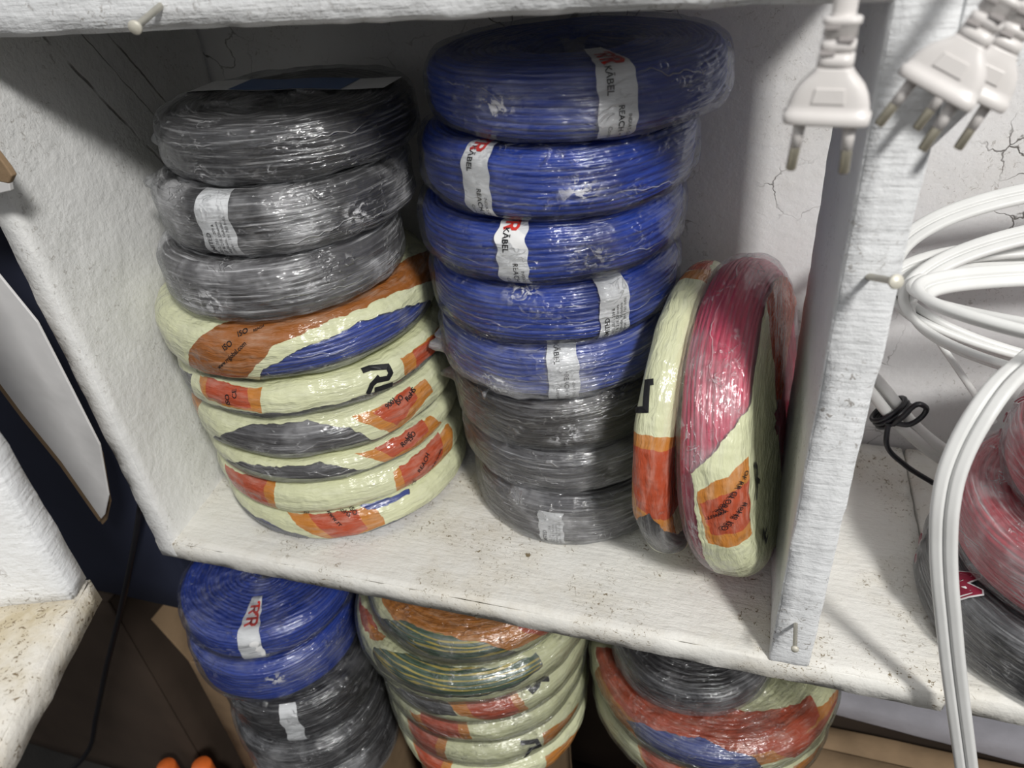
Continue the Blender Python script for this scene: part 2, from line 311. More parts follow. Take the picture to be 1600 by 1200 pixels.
# ------------------------------------------------------------------ materials
def new_mat(name):
    m = bpy.data.materials.new(name); m.use_nodes = True
    nt = m.node_tree
    for n in list(nt.nodes): nt.nodes.remove(n)
    return m, nt
class N:
    """small node-building helper"""
    def __init__(self, nt): self.nt = nt
    def node(self, t, **kw):
        n = self.nt.nodes.new(t)
        for k, v in kw.items(): setattr(n, k, v)
        return n
    def put(self, sock, v):
        if isinstance(v, bpy.types.NodeSocket): self.nt.links.new(v, sock)
        elif v is not None: sock.default_value = v
    def math(self, op, a, b=None, c=None, clamp=False):
        n = self.node('ShaderNodeMath', operation=op, use_clamp=clamp)
        for i, v in enumerate((a, b, c)): self.put(n.inputs[i], v)
        return n.outputs[0]
    def mix(self, f, a, b):
        n = self.node('ShaderNodeMix', data_type='RGBA')
        self.put(n.inputs[0], f); self.put(n.inputs[6], a); self.put(n.inputs[7], b)
        return n.outputs[2]
    def fmix(self, f, a, b):
        n = self.node('ShaderNodeMix', data_type='FLOAT')
        self.put(n.inputs[0], f); self.put(n.inputs[2], a); self.put(n.inputs[3], b)
        return n.outputs[0]
    def noise(self, vec, scale, detail=3, rough=.55, dist=0):
        n = self.node('ShaderNodeTexNoise')
        self.put(n.inputs['Vector'], vec); n.inputs['Scale'].default_value = scale
        n.inputs['Detail'].default_value = detail; n.inputs['Roughness'].default_value = rough
        n.inputs['Distortion'].default_value = dist
        return n.outputs[0]
    def voro(self, vec, scale, feature='F1'):
        n = self.node('ShaderNodeTexVoronoi', feature=feature)
        self.put(n.inputs['Vector'], vec); n.inputs['Scale'].default_value = scale
        return n.outputs['Distance']
    def scale(self, vec, s, rot=(0, 0, 0)):
        n = self.node('ShaderNodeMapping'); self.put(n.inputs[0], vec)
        n.inputs['Scale'].default_value = s; n.inputs['Rotation'].default_value = rot
        return n.outputs[0]
    def ramp(self, v, a, b, smooth=True):
        n = self.node('ShaderNodeMapRange', interpolation_type='SMOOTHSTEP' if smooth else 'LINEAR')
        self.put(n.inputs[0], v); n.inputs[1].default_value = a; n.inputs[2].default_value = b
        return n.outputs[0]
    def bump(self, h, strength, dist, normal=None):
        n = self.node('ShaderNodeBump'); self.put(n.inputs['Height'], h)
        n.inputs['Strength'].default_value = strength; n.inputs['Distance'].default_value = dist
        if normal is not None: self.put(n.inputs['Normal'], normal)
        return n.outputs[0]
    def bsdf(self, col, rough, normal=None, spec=.5, metal=0):
        n = self.node('ShaderNodeBsdfPrincipled')
        self.put(n.inputs['Base Color'], col); self.put(n.inputs['Roughness'], rough)
        n.inputs['Specular IOR Level'].default_value = spec; n.inputs['Metallic'].default_value = metal
        if normal is not None: self.put(n.inputs['Normal'], normal)
        return n.outputs[0]
    def shmix(self, f, a, b):
        n = self.node('ShaderNodeMixShader'); self.put(n.inputs[0], f)
        self.put(n.inputs[1], a); self.put(n.inputs[2], b)
        return n.outputs[0]
    def out(self, s):
        o = self.node('ShaderNodeOutputMaterial'); self.put(o.inputs[0], s)
    def obj(self): return self.node('ShaderNodeTexCoord').outputs['Object']
    def uv(self): return self.node('ShaderNodeTexCoord').outputs['UV']
def c4(c): return (c[0], c[1], c[2], 1)
def simple(name, col, rough=.5, spec=.5, metal=0, var=.12, bump=.0, scale=40, bscale=200):
    m, nt = new_mat(name); g = N(nt); p = g.obj()
    v = g.noise(p, scale, 3)
    col2 = tuple(max(0, x * (1 - 2 * var)) for x in col)
    nrm = g.bump(g.noise(p, bscale, 3), .6, bump) if bump else None
    g.out(g.bsdf(g.mix(g.ramp(v, .3, .7), c4(col2), c4(col)), rough, nrm, spec, metal))
    return m
def painted(name, col, dirt=.15, brush=(30, 260, 30), dirt_col=(.12, .085, .05), grime=0.0, cracks=0.0, bump=.0010, grooves=None):
    """white gloss-less paint over rough boards: brush marks, specks, grime, fine cracks"""
    m, nt = new_mat(name); g = N(nt); p = g.obj()
    base = g.mix(g.ramp(g.noise(p, 9, 4), .3, .75), c4(tuple(x * .9 for x in col)), c4(col))
    stroke = g.noise(g.scale(p, brush), 1.0, 4, .6)
    base = g.mix(g.math('MULTIPLY', g.ramp(stroke, .55, .8), .10), base, c4(tuple(x * .72 for x in col)))
    if grime:
        gm = g.math('MULTIPLY', g.ramp(g.noise(p, 7, 6, .68), .42, .78), grime)
        base = g.mix(gm, base, c4((.50, .43, .30)))
    fl = g.noise(g.scale(p, (1, 1, 1), (.3, .2, .9)), 230, 5, .7, 1.2)
    area_ = g.ramp(g.noise(p, 14, 3), .42, .62)
    sp = g.math('MULTIPLY', g.math('MULTIPLY', g.ramp(fl, .575, .64), area_), dirt * 4, clamp=True)
    base = g.mix(sp, base, c4(dirt_col))
    hair = g.voro(g.scale(g.node('ShaderNodeVectorMath', operation='ADD').outputs[0], (1, 1, 1)), 60) if False else None
    h = g.math('ADD', g.math('MULTIPLY', stroke, .7), g.math('MULTIPLY', g.noise(p, 130, 5, .6), .8))
    if cracks:
        warp = g.node('ShaderNodeVectorMath', operation='ADD')
        nn = g.node('ShaderNodeTexNoise'); g.put(nn.inputs['Vector'], p); nn.inputs['Scale'].default_value = 25; nn.inputs['Detail'].default_value = 4
        sub = g.node('ShaderNodeVectorMath', operation='SCALE'); g.put(sub.inputs[0], nn.outputs['Color']); sub.inputs['Scale'].default_value = .05
        g.put(warp.inputs[0], p); g.put(warp.inputs[1], sub.outputs[0])
        e = g.voro(warp.outputs[0], 24, 'DISTANCE_TO_EDGE')
        ck = g.math('MULTIPLY', g.math('SUBTRACT', 1.0, g.ramp(e, .0, .022)), g.math('MULTIPLY', g.ramp(g.noise(p, 8, 3), .47, .62), cracks))
        base = g.mix(ck, base, c4((.07, .06, .05)))
        h = g.math('SUBTRACT', h, g.math('MULTIPLY', ck, .8))
    if grooves:
        # thin joints between the boards the panel is nailed up from
        sx = g.node('ShaderNodeSeparateXYZ'); g.put(sx.inputs[0], p)
        for (A, Bc, C, w) in grooves:
            d = g.math('ADD', g.math('MULTIPLY', sx.outputs[1], A), g.math('ADD', g.math('MULTIPLY', sx.outputs[2], Bc), C))
            d = g.math('ADD', d, g.math('MULTIPLY', g.math('SUBTRACT', g.noise(p, 45, 3), .5), .005))
            k = g.math('SUBTRACT', 1.0, g.ramp(g.math('ABSOLUTE', d), w * .3, w))
            k = g.math('MULTIPLY', k, g.ramp(g.noise(p, 30, 3), .3, .55))
            base = g.mix(g.math('MULTIPLY', k, .8), base, c4((.12, .11, .1)))
            h = g.math('SUBTRACT', h, k)
    g.out(g.bsdf(base, .62, g.bump(h, .75, bump), .3))
    return m

WHITE = (.80, .80, .785)
M_wood = painted('white_painted_wood', WHITE, .12, (40, 40, 220), bump=.0016)
M_floor = painted('dirty_white_shelf_paint', (.79, .775, .73), .34, (35, 220, 60), (.20, .155, .09), .62, bump=.0018)
M_dusty = painted('dusty_white_shelf_paint', (.74, .71, .65), .5, (35, 60, 60), (.20, .15, .09), 1.6, bump=.002)
M_edge = painted('white_painted_edge', (.78, .79, .80), .16, (25, 90, 240), bump=.0020)
M_panel = painted('white_painted_panel', (.80, .80, .79), .10, (60, 60, 60), bump=.0020,
                  grooves=[(.83, .555, -.6255, .0016), (.83, .555, -.676, .0013), (.83, .555, -.655, .0006)])
M_wall = painted('cracked_white_plaster', (.74, .735, .74), .10, (30, 30, 30), cracks=.9, grime=.15)
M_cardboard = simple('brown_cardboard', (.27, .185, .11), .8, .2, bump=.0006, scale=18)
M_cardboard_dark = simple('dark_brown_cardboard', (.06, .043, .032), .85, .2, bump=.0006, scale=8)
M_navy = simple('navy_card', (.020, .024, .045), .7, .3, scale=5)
M_concrete = simple('dark_concrete', (.05, .047, .043), .9, .2, bump=.002, scale=12)
M_nail = simple('paint_spattered_nail', (.66, .63, .54), .45, .5, metal=.2)
M_white_pvc = simple('white_plastic', (.66, .63, .61), .38, .5, var=.03)
M_cable = simple('white_cable_sheath', (.70, .70, .685), .42, .45, var=.03)
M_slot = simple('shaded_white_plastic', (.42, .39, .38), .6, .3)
M_brass = simple('dull_nickel_pin', (.42, .39, .31), .38, .5, metal=.7, var=.1)
M_grey = simple('grey_painted_rail', (.50, .50, .56), .5, .4, bump=.0006, scale=14)
M_black_plastic = simple('black_plastic', (.012, .012, .016), .4, .5)
M_orange = simple('orange_plastic', (.75, .16, .03), .35, .5)
M_paper = simple('white_label_paper', (.80, .80, .80), .45, .4, var=.03, bump=.0012, bscale=70)
M_bluepaper = simple('blue_label_paper', (.10, .17, .36), .45, .4, var=.05)
M_ink = simple('black_ink', (.012, .012, .014), .5, .3, var=0)
M_red_ink = simple('red_ink', (.62, .045, .035), .5, .3, var=.05)
M_maroon = simple('maroon_bag_print', (.24, .015, .04), .5, .3, var=.1)
M_bagwhite = simple('white_bag_print', (.72, .70, .70), .5, .3, var=.05)

def wire_mat(name, col, rough=.33, stripe=None, pitch=.0046):
    m, nt = new_mat(name); g = N(nt); u = g.uv()
    n1 = g.noise(g.scale(u, (14, 400, 1)), 1, 3)
    col_a = g.mix(g.ramp(n1, .3, .7), c4(tuple(x * .72 for x in col)), c4(col))
    if stripe:
        s = g.node('ShaderNodeSeparateXYZ'); g.put(s.inputs[0], u)
        ph = g.math('ADD', g.math('MULTIPLY', s.outputs[1], 1 / pitch), g.math('MULTIPLY', g.noise(g.scale(u, (9, 60, 1)), 1, 2), 2.2))
        fr = g.math('FRACT', ph)
        k = g.math('MULTIPLY', g.ramp(fr, .30, .36), g.math('SUBTRACT', 1.0, g.ramp(fr, .58, .64)))
        col_a = g.mix(k, col_a, c4(stripe))
    h = g.noise(g.scale(u, (60, 900, 1)), 1, 2)
    g.out(g.bsdf(col_a, rough, g.bump(h, .2, .0004), .5))
    return m
WIRE = {'blue': wire_mat('blue_wire_insulation', (.014, .052, .36)),
        'black': wire_mat('black_wire_insulation', (.016, .015, .018)),
        'brownblack': wire_mat('brownish_black_wire_insulation', (.034, .028, .026)),
        'grey': wire_mat('dark_grey_wire_insulation', (.075, .07, .074)),
        'pink': wire_mat('pinkish_red_wire_insulation', (.70, .06, .13)),
        'red': wire_mat('red_wire_insulation', (.52, .03, .055)),
        'green': wire_mat('green_and_yellow_wire_insulation', (.03, .12, .05), stripe=(.66, .50, .05), pitch=.0062)}

def clear_plastic(g, haze, seed=0.0, crink=1.0, tint=(.93, .94, .95), pinch=None):
    """thin crinkled cling film: mostly see-through, bright streaky reflections, milky patches"""
    u = g.node('ShaderNodeVectorMath', operation='ADD'); g.put(u.inputs[0], g.uv()); u.inputs[1].default_value = (seed, seed * .7, 0)
    u = u.outputs[0]
    wn = g.node('ShaderNodeTexNoise'); g.put(wn.inputs['Vector'], u); wn.inputs['Scale'].default_value = 55; wn.inputs['Detail'].default_value = 3
    ws = g.node('ShaderNodeVectorMath', operation='SCALE'); g.put(ws.inputs[0], wn.outputs['Color']); ws.inputs['Scale'].default_value = .012
    wa = g.node('ShaderNodeVectorMath', operation='ADD'); g.put(wa.inputs[0], u); g.put(wa.inputs[1], ws.outputs[0])
    w = wa.outputs[0]
    streak = g.noise(g.scale(u, (9, 230, 1)), 1, 4, .62, .4)
    slack = g.noise(g.scale(w, (34, 70, 1)), 1, 3, .55)
    curl = g.noise(g.scale(w, (70, 110, 1)), 1, 2, .5, .8)
    thread = g.math('SUBTRACT', 1.0, g.ramp(g.math('ABSOLUTE', g.math('SUBTRACT', curl, .5)), 0, .035))
    patch = g.ramp(g.noise(u, 15, 4, .62), .48, .72)
    patch2 = g.ramp(g.noise(g.scale(u, (1, 1.6, 1)), 26, 3, .6), .50, .66)
    thread = g.math('MULTIPLY', thread, patch2)
    sp = g.node('ShaderNodeSeparateXYZ'); g.put(sp.inputs[0], g.uv())
    sw = g.math('MULTIPLY', g.math('SUBTRACT', g.noise(g.scale(u, (11, .1, 1)), 1, 4, .6), .5), .045)
    sd = g.math('ABSOLUTE', g.math('SUBTRACT', sp.outputs[1], g.math('ADD', sw, ((seed * 7.13) % 1 - .5) * .02)))
    seam = g.math('MULTIPLY', g.math('SUBTRACT', 1.0, g.ramp(sd, .0001, .0008)), g.ramp(g.noise(g.scale(g.uv(), (1, .1, 1)), 19, 2), .42, .6))
    h = g.math('ADD', g.math('MULTIPLY', streak, .9), g.math('ADD', g.math('MULTIPLY', slack, 2.0), g.math('ADD', g.math('MULTIPLY', thread, .9), g.math('MULTIPLY', seam, .8))))
    nrm = g.bump(h, .9 * crink, .0032)
    lw = g.node('ShaderNodeLayerWeight'); lw.inputs['Blend'].default_value = .25; g.put(lw.inputs['Normal'], nrm)
    refl = g.node('ShaderNodeBsdfGlossy'); refl.inputs['Roughness'].default_value = .13; refl.inputs['Color'].default_value = (.97, .98, 1, 1)
    g.put(refl.inputs['Normal'], nrm)
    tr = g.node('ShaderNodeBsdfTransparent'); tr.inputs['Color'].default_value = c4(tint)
    milk = g.node('ShaderNodeBsdfDiffuse'); milk.inputs['Color'].default_value = (.80, .80, .82, 1); g.put(milk.inputs['Normal'], nrm)
    fine = g.ramp(g.noise(g.scale(u, (16, 420, 1)), 1, 3, .6), .5, .72)  # fine streaks: silvery sheen painted as white into the film's haze
    hz = g.math('ADD', haze * .13, g.math('MULTIPLY', patch, haze * .95))
    hz = g.math('ADD', hz, g.math('MULTIPLY', g.math('MULTIPLY', fine, haze), .75))
    hz = g.math('ADD', hz, g.math('MULTIPLY', thread, min(.42, haze * .9 + .10)))
    hz = g.math('ADD', hz, g.math('MULTIPLY', seam, .32), clamp=True)
    if pinch:
        dv = g.node('ShaderNodeVectorMath', operation='DISTANCE'); g.put(dv.inputs[0], g.scale(g.uv(), (1, 1.5, 1))); dv.inputs[1].default_value = (pinch[0], pinch[1] * 1.5, 0)
        ps = g.math('MULTIPLY', g.math('SUBTRACT', 1.0, g.ramp(dv.outputs['Value'], .002, .020)), g.ramp(g.noise(w, 150, 4, .65, .6), .47, .60))
        hz = g.math('ADD', hz, g.math('MULTIPLY', ps, .62), clamp=True)
    fac = g.math('MINIMUM', g.math('ADD', .07, g.math('MULTIPLY', lw.outputs['Fresnel'], .5)), .7)
    s = g.shmix(fac, tr.outputs[0], refl.outputs[0])
    return g.shmix(hz, s, milk.outputs[0]), nrm
def wrap_mat(name, haze, seed, crink=1.0, tint=(.93, .94, .95), pinch=None):
    m, nt = new_mat(name); g = N(nt)
    s, _ = clear_plastic(g, haze, seed, crink, tint, pinch)
    g.out(s)
    return m
FILMCOL = {'cream': (.63, .645, .42), 'orange': (.50, .195, .04), 'red': (.42, .075, .033), 'brown': (.30, .105, .028)}  # brown: the orange film with partial shade put into its colour
def hull(pts):
    P = sorted(set(map(tuple, pts)))
    def half(it):
        h = []
        for p in it:
            while len(h) >= 2 and (h[-1][0] - h[-2][0]) * (p[1] - h[-2][1]) - (h[-1][1] - h[-2][1]) * (p[0] - h[-2][0]) <= 0: h.pop()
            h.append(p)
        return h[:-1]
    return half(P) + half(P[::-1])
def film_mat(name, layers, seed, haze=.22, pale=0.0):
    """printed cream, orange and red wrapping film with clear windows; layers are convex outlines on the coil surface in metres"""
    m, nt = new_mat(name); g = N(nt)
    u = g.uv()
    nn = g.node('ShaderNodeTexNoise'); g.put(nn.inputs['Vector'], u); nn.inputs['Scale'].default_value = 70; nn.inputs['Detail'].default_value = 3
    sb = g.node('ShaderNodeVectorMath', operation='SUBTRACT'); g.put(sb.inputs[0], nn.outputs['Color']); sb.inputs[1].default_value = (.5, .5, .5)
    sl = g.node('ShaderNodeVectorMath', operation='SCALE'); g.put(sl.inputs[0], sb.outputs[0]); sl.inputs['Scale'].default_value = .008
    ad = g.node('ShaderNodeVectorMath', operation='ADD'); g.put(ad.inputs[0], u); g.put(ad.inputs[1], sl.outputs[0])
    sx = g.node('ShaderNodeSeparateXYZ'); g.put(sx.inputs[0], ad.outputs[0])
    cb = g.node('ShaderNodeCombineXYZ'); g.put(cb.inputs[0], sx.outputs[0]); g.put(cb.inputs[1], sx.outputs[1]); cb.inputs[2].default_value = 1
    vec = cb.outputs[0]
    col = c4(FILMCOL['cream']); alpha = 1.0
    for kind, pts in layers:
        if pts == '*':
            if kind == 'clear': alpha = 0.0
            else: col = c4(FILMCOL[kind])
            continue
        H = hull(pts); k = None
        for a in range(len(H)):
            (x0, y0), (x1, y1) = H[a], H[(a + 1) % len(H)]
            L = math.hypot(x1 - x0, y1 - y0)
            if L < 1e-5: continue
            A, Bq = -(y1 - y0) / L, (x1 - x0) / L
            d = g.node('ShaderNodeVectorMath', operation='DOT_PRODUCT'); g.put(d.inputs[0], vec); d.inputs[1].default_value = (A, Bq, -(A * x0 + Bq * y0))
            k = d.outputs['Value'] if k is None else g.math('MINIMUM', k, d.outputs['Value'])
        k = g.ramp(k, -.0003, .0003)
        if kind in ('clear', 'greyclear'):
            alpha = g.fmix(k, alpha, 0.0)
        else:
            col = g.mix(k, col, c4(FILMCOL[kind])); alpha = g.fmix(k, alpha, 1.0)
    # worn ink: thin dark creases where the film is pulled
    cr = g.noise(g.scale(u, (26, 420, 1)), 1, 3, .6)
    ck = g.math('MULTIPLY', g.ramp(cr, .70, .74), g.ramp(g.noise(u, 22, 2), .52, .6))
    col = g.mix(g.math('MULTIPLY', ck, .75), col, c4((.10, .09, .06)))
    sc_ = g.noise(g.scale(u, (40, 160, 1)), 1, 4)
    col = g.mix(g.math('MULTIPLY', g.ramp(sc_, .4, .8), .22), col, c4((.80, .80, .70)))
    s, nrm = clear_plastic(g, haze, seed, .7)
    h = g.math('ADD', g.noise(g.scale(ad.outputs[0], (26, 150, 1)), 1, 4), g.math('MULTIPLY', g.noise(g.scale(u, (60, 34, 1)), 1, 2, .5), .9))
    p = g.bsdf(col, .20, g.bump(h, .85, .0036), .6)
    g.out(g.shmix(alpha, s, p))
    return m

# ------------------------------------------------------------------ wire coils
CRMAX = .02
def coil_profile(R, h, n, k=.42, rin=.04, off=0.0):
    """closed rounded section of a coil as (radius, z, arc length from outer mid, normal)"""
    cr = min(k * h, CRMAX)
    pts = [(R, 0.)]
    for a in np.linspace(0, np.pi / 2, 40): pts.append((R - cr + cr * math.cos(a), h / 2 - cr + cr * math.sin(a)))
    pts.append((rin + .006, h / 2))
    for a in np.linspace(np.pi / 2, np.pi, 12)[1:]: pts.append((rin + .006 + .006 * math.cos(a), h / 2 - .006 + .006 * math.sin(a)))
    pts.append((rin, 0.))
    P = np.array(pts)
    d = np.hypot(*np.diff(P, axis=0).T); P = P[np.r_[True, d > 1e-7]]
    s = np.r_[0, np.cumsum(np.hypot(*np.diff(P, axis=0).T))]
    q = np.linspace(0, s[-1], n // 2 + 1)
    up = np.stack([np.interp(q, s, P[:, 0]), np.interp(q, s, P[:, 1])], 1)
    full = np.r_[up[::-1] * [1, -1], up[1:]]
    sv = np.r_[-q[::-1], q[1:]]
    t = np.gradient(full, axis=0); nr = np.stack([t[:, 1], -t[:, 0]], 1); nr /= np.linalg.norm(nr, axis=1)[:, None]
    return full + nr * off, sv, nr
def smooth_noise(rs, th, s, amp, k0=1, k1=6, terms=7, fs=60):
    out = 0
    for _ in range(terms):
        k = rs.integers(k0, k1 + 1)
        out = out + rs.normal() * np.sin(k * th + rs.uniform(0, 6.28) + s * rs.uniform(-fs, fs))
    return amp * out / math.sqrt(terms)
def coil_mesh(R, h, off, nt, ns, fn, rin=.04):
    P, sv, nr = coil_profile(R, h, ns, rin=rin, off=off)
    th = np.linspace(-np.pi, np.pi, nt + 1)
    TH, SV = np.meshgrid(th, sv, indexing='ij')
    D = fn(TH, SV)
    rho = P[None, :, 0] + nr[None, :, 0] * D; z = P[None, :, 1] + nr[None, :, 1] * D
    V = np.stack([rho * np.sin(TH), -rho * np.cos(TH), z], -1).reshape(-1, 3)
    UV = np.stack([TH * R, SV], -1).reshape(-1, 2)
    return mesh_np('coil', V, grid_faces(nt + 1, len(sv)), UV)
def on_coil(R, h, x, s, off, rin=.04):
    P, sv, nr = coil_profile(R, h, 300, rin=rin, off=off)
    th = np.asarray(x) / R
    rho = np.interp(s, sv, P[:, 0]); z = np.interp(s, sv, P[:, 1])
    return np.stack([rho * np.sin(th), -rho * np.cos(th), z], -1)
def winding(R, h, mat, seed, pitch=.0047, nt=180, loose=1.0, shrink=0.0, rin=.04):
    rs = np.random.default_rng(seed)
    P, sv, nr = coil_profile(R, h, 100, rin=rin)
    L = sv[-1] - sv[0]; ns = int(L / pitch * 6)
    st = rs.bit_generator.state
    def fn(TH, SV):
        w = smooth_noise(rs, TH, SV, .55 * loose, 1, 5) + smooth_noise(rs, TH, SV, .12 * loose, 6, 14)
        ph = SV / pitch + w
        f = 2 * (ph - np.floor(ph)) - 1
        lump = smooth_noise(rs, TH, SV, .0007 * loose, 1, 7, 8, 120)
        idx = np.floor(ph); lift = (np.sin(idx * 12.9898 + seed) * 43758.5453) % 1 * .0009
        return (np.sqrt(np.clip(1 - f * f, 0, 1)) - 1) * pitch * .46 + lump - lift - shrink
    return coil_mesh(R, h, 0, nt, min(ns, 420), fn, rin=rin)
def shell(R, h, off, seed, spikes=(), amp=.0009, nt=170, ns=96):
    rs = np.random.default_rng(seed + 99)
    def fn(TH, SV):
        d = smooth_noise(rs, TH, SV, amp, 2, 11, 9, 160) + smooth_noise(rs, TH, SV, amp * .45, 10, 30, 9, 300)
        for (x, s, a, wx, ws) in spikes:
            d = d + a * np.exp(-((TH * R - x) / wx) ** 2 - ((SV - s) / ws) ** 2)
        return d
    return coil_mesh(R, h, off, nt, ns, fn, rin=.008)
def text_mesh(body, size, bold=.0):
    cu = bpy.data.curves.new('lettering', 'FONT'); cu.body = body; cu.size = size; cu.offset = bold * size
    cu.resolution_u = 3
    o = bpy.data.objects.new('lettering', cu); COL.objects.link(o)
    dg = bpy.context.evaluated_depsgraph_get(); dg.update()
    me = bpy.data.meshes.new_from_object(o.evaluated_get(dg))
    bpy.data.objects.remove(o)
    return me
def strokes(paths, w):
    """flat mitred strokes for the logo"""
    V, F = [], []
    for path in paths:
        P = np.array(path, float)
        T = np.gradient(P, axis=0); T = np.zeros_like(P)
        seg = np.diff(P, axis=0); seg /= np.linalg.norm(seg, axis=1)[:, None]
        for i in range(len(P)):
            a = seg[max(i - 1, 0)]; b = seg[min(i, len(seg) - 1)]
            n = np.array([-(a + b)[1], (a + b)[0]]); n /= np.linalg.norm(n)
            m = w / 2 / max(.45, n @ np.array([-b[1], b[0]]))
            V.append(P[i] + n * m); V.append(P[i] - n * m)
        k = len(V) - 2 * len(P)
        for i in range(len(P) - 1): F.append((k + 2 * i, k + 2 * i + 1, k + 2 * i + 3, k + 2 * i + 2))
    me = bpy.data.meshes.new('logo'); me.from_pydata([(x, y, 0) for x, y in V], [], F); me.update()
    return me
def logo_R(size, n=2):
    ps = []
    for i in range(n):
        o = i * .95
        for p in ([(.28 + o, .0), (.28 + o, .86)], [(-.02 + o, .66), (-.02 + o, .88), (.10 + o, .92), (.62 + o, .92), (.78 + o, .80), (.78 + o, .60), (.64 + o, .48), (.28 + o, .48)],
                  [(.46 + o, .50), (.62 + o, .34), (.80 + o, .0)]):
            ps.append([(x * size, y * size) for x, y in p])
    return strokes(ps, .19 * size)
def bend(me, R, h, org, ang, off):
    """lay a flat lettering mesh on the coil: origin and baseline angle in surface coordinates"""
    bm = bmesh.new(); bm.from_mesh(me)
    bmesh.ops.triangulate(bm, faces=bm.faces)
    long = [e for e in bm.edges if e.calc_length() > .003]
    if long: bmesh.ops.subdivide_edges(bm, edges=long, cuts=2)
    ca, sa = math.cos(ang), math.sin(ang)
    co = np.array([v.co[:2] for v in bm.verts])
    x = org[0] + co[:, 0] * ca - co[:, 1] * sa; s = org[1] + co[:, 0] * sa + co[:, 1] * ca
    Q = on_coil(R, h, x, s, off)
    for v, q in zip(bm.verts, Q): v.co = q
    out = bpy.data.meshes.new('lettering'); bm.to_mesh(out); bm.free()
    return out
def band(R, h, x, w, s0, s1, off, seed):
    rs = np.random.default_rng(seed)
    s = np.linspace(s0, s1, 60); a = np.linspace(-.5, .5, 9)
    ed = smooth_noise(rs, s * 0, s, .0007, 1, 2, 6, 500)
    X = x + ed[:, None] + a[None, :] * (w + smooth_noise(rs, s * 0, s, .0006, 1, 2, 6, 700)[:, None])
    S = np.repeat(s[:, None], 9, 1)
    V = on_coil(R, h, X.ravel(), S.ravel(), off)
    V += (V / np.linalg.norm(V, axis=1)[:, None]) * (smooth_noise(rs, X * 90, S, .0003, 1, 3, 6, 600).ravel()[:, None])
    me = mesh_np('band', V, grid_faces(60, 9), np.stack([X.ravel(), S.ravel()], 1))
    me.flip_normals()
    return me

DOWN, UPW = -math.pi / 2, math.pi / 2
def letter(parent, body, size, R, h, org, ang, off, mat, bold=.02, anchor='start'):
    me = logo_R(size) if body == 'RR' else (logo_R(size, 1) if body == 'R' else text_mesh(body, size, bold))
    if anchor == 'mid':
        xs = [v.co.x for v in me.vertices]; mid = (min(xs) + max(xs)) / 2
        for v in me.vertices: v.co.x -= mid
    return put('logo' if body in ('RR', 'R') else 'lettering', bend(me, R, h, org, ang, off), mat, parent)

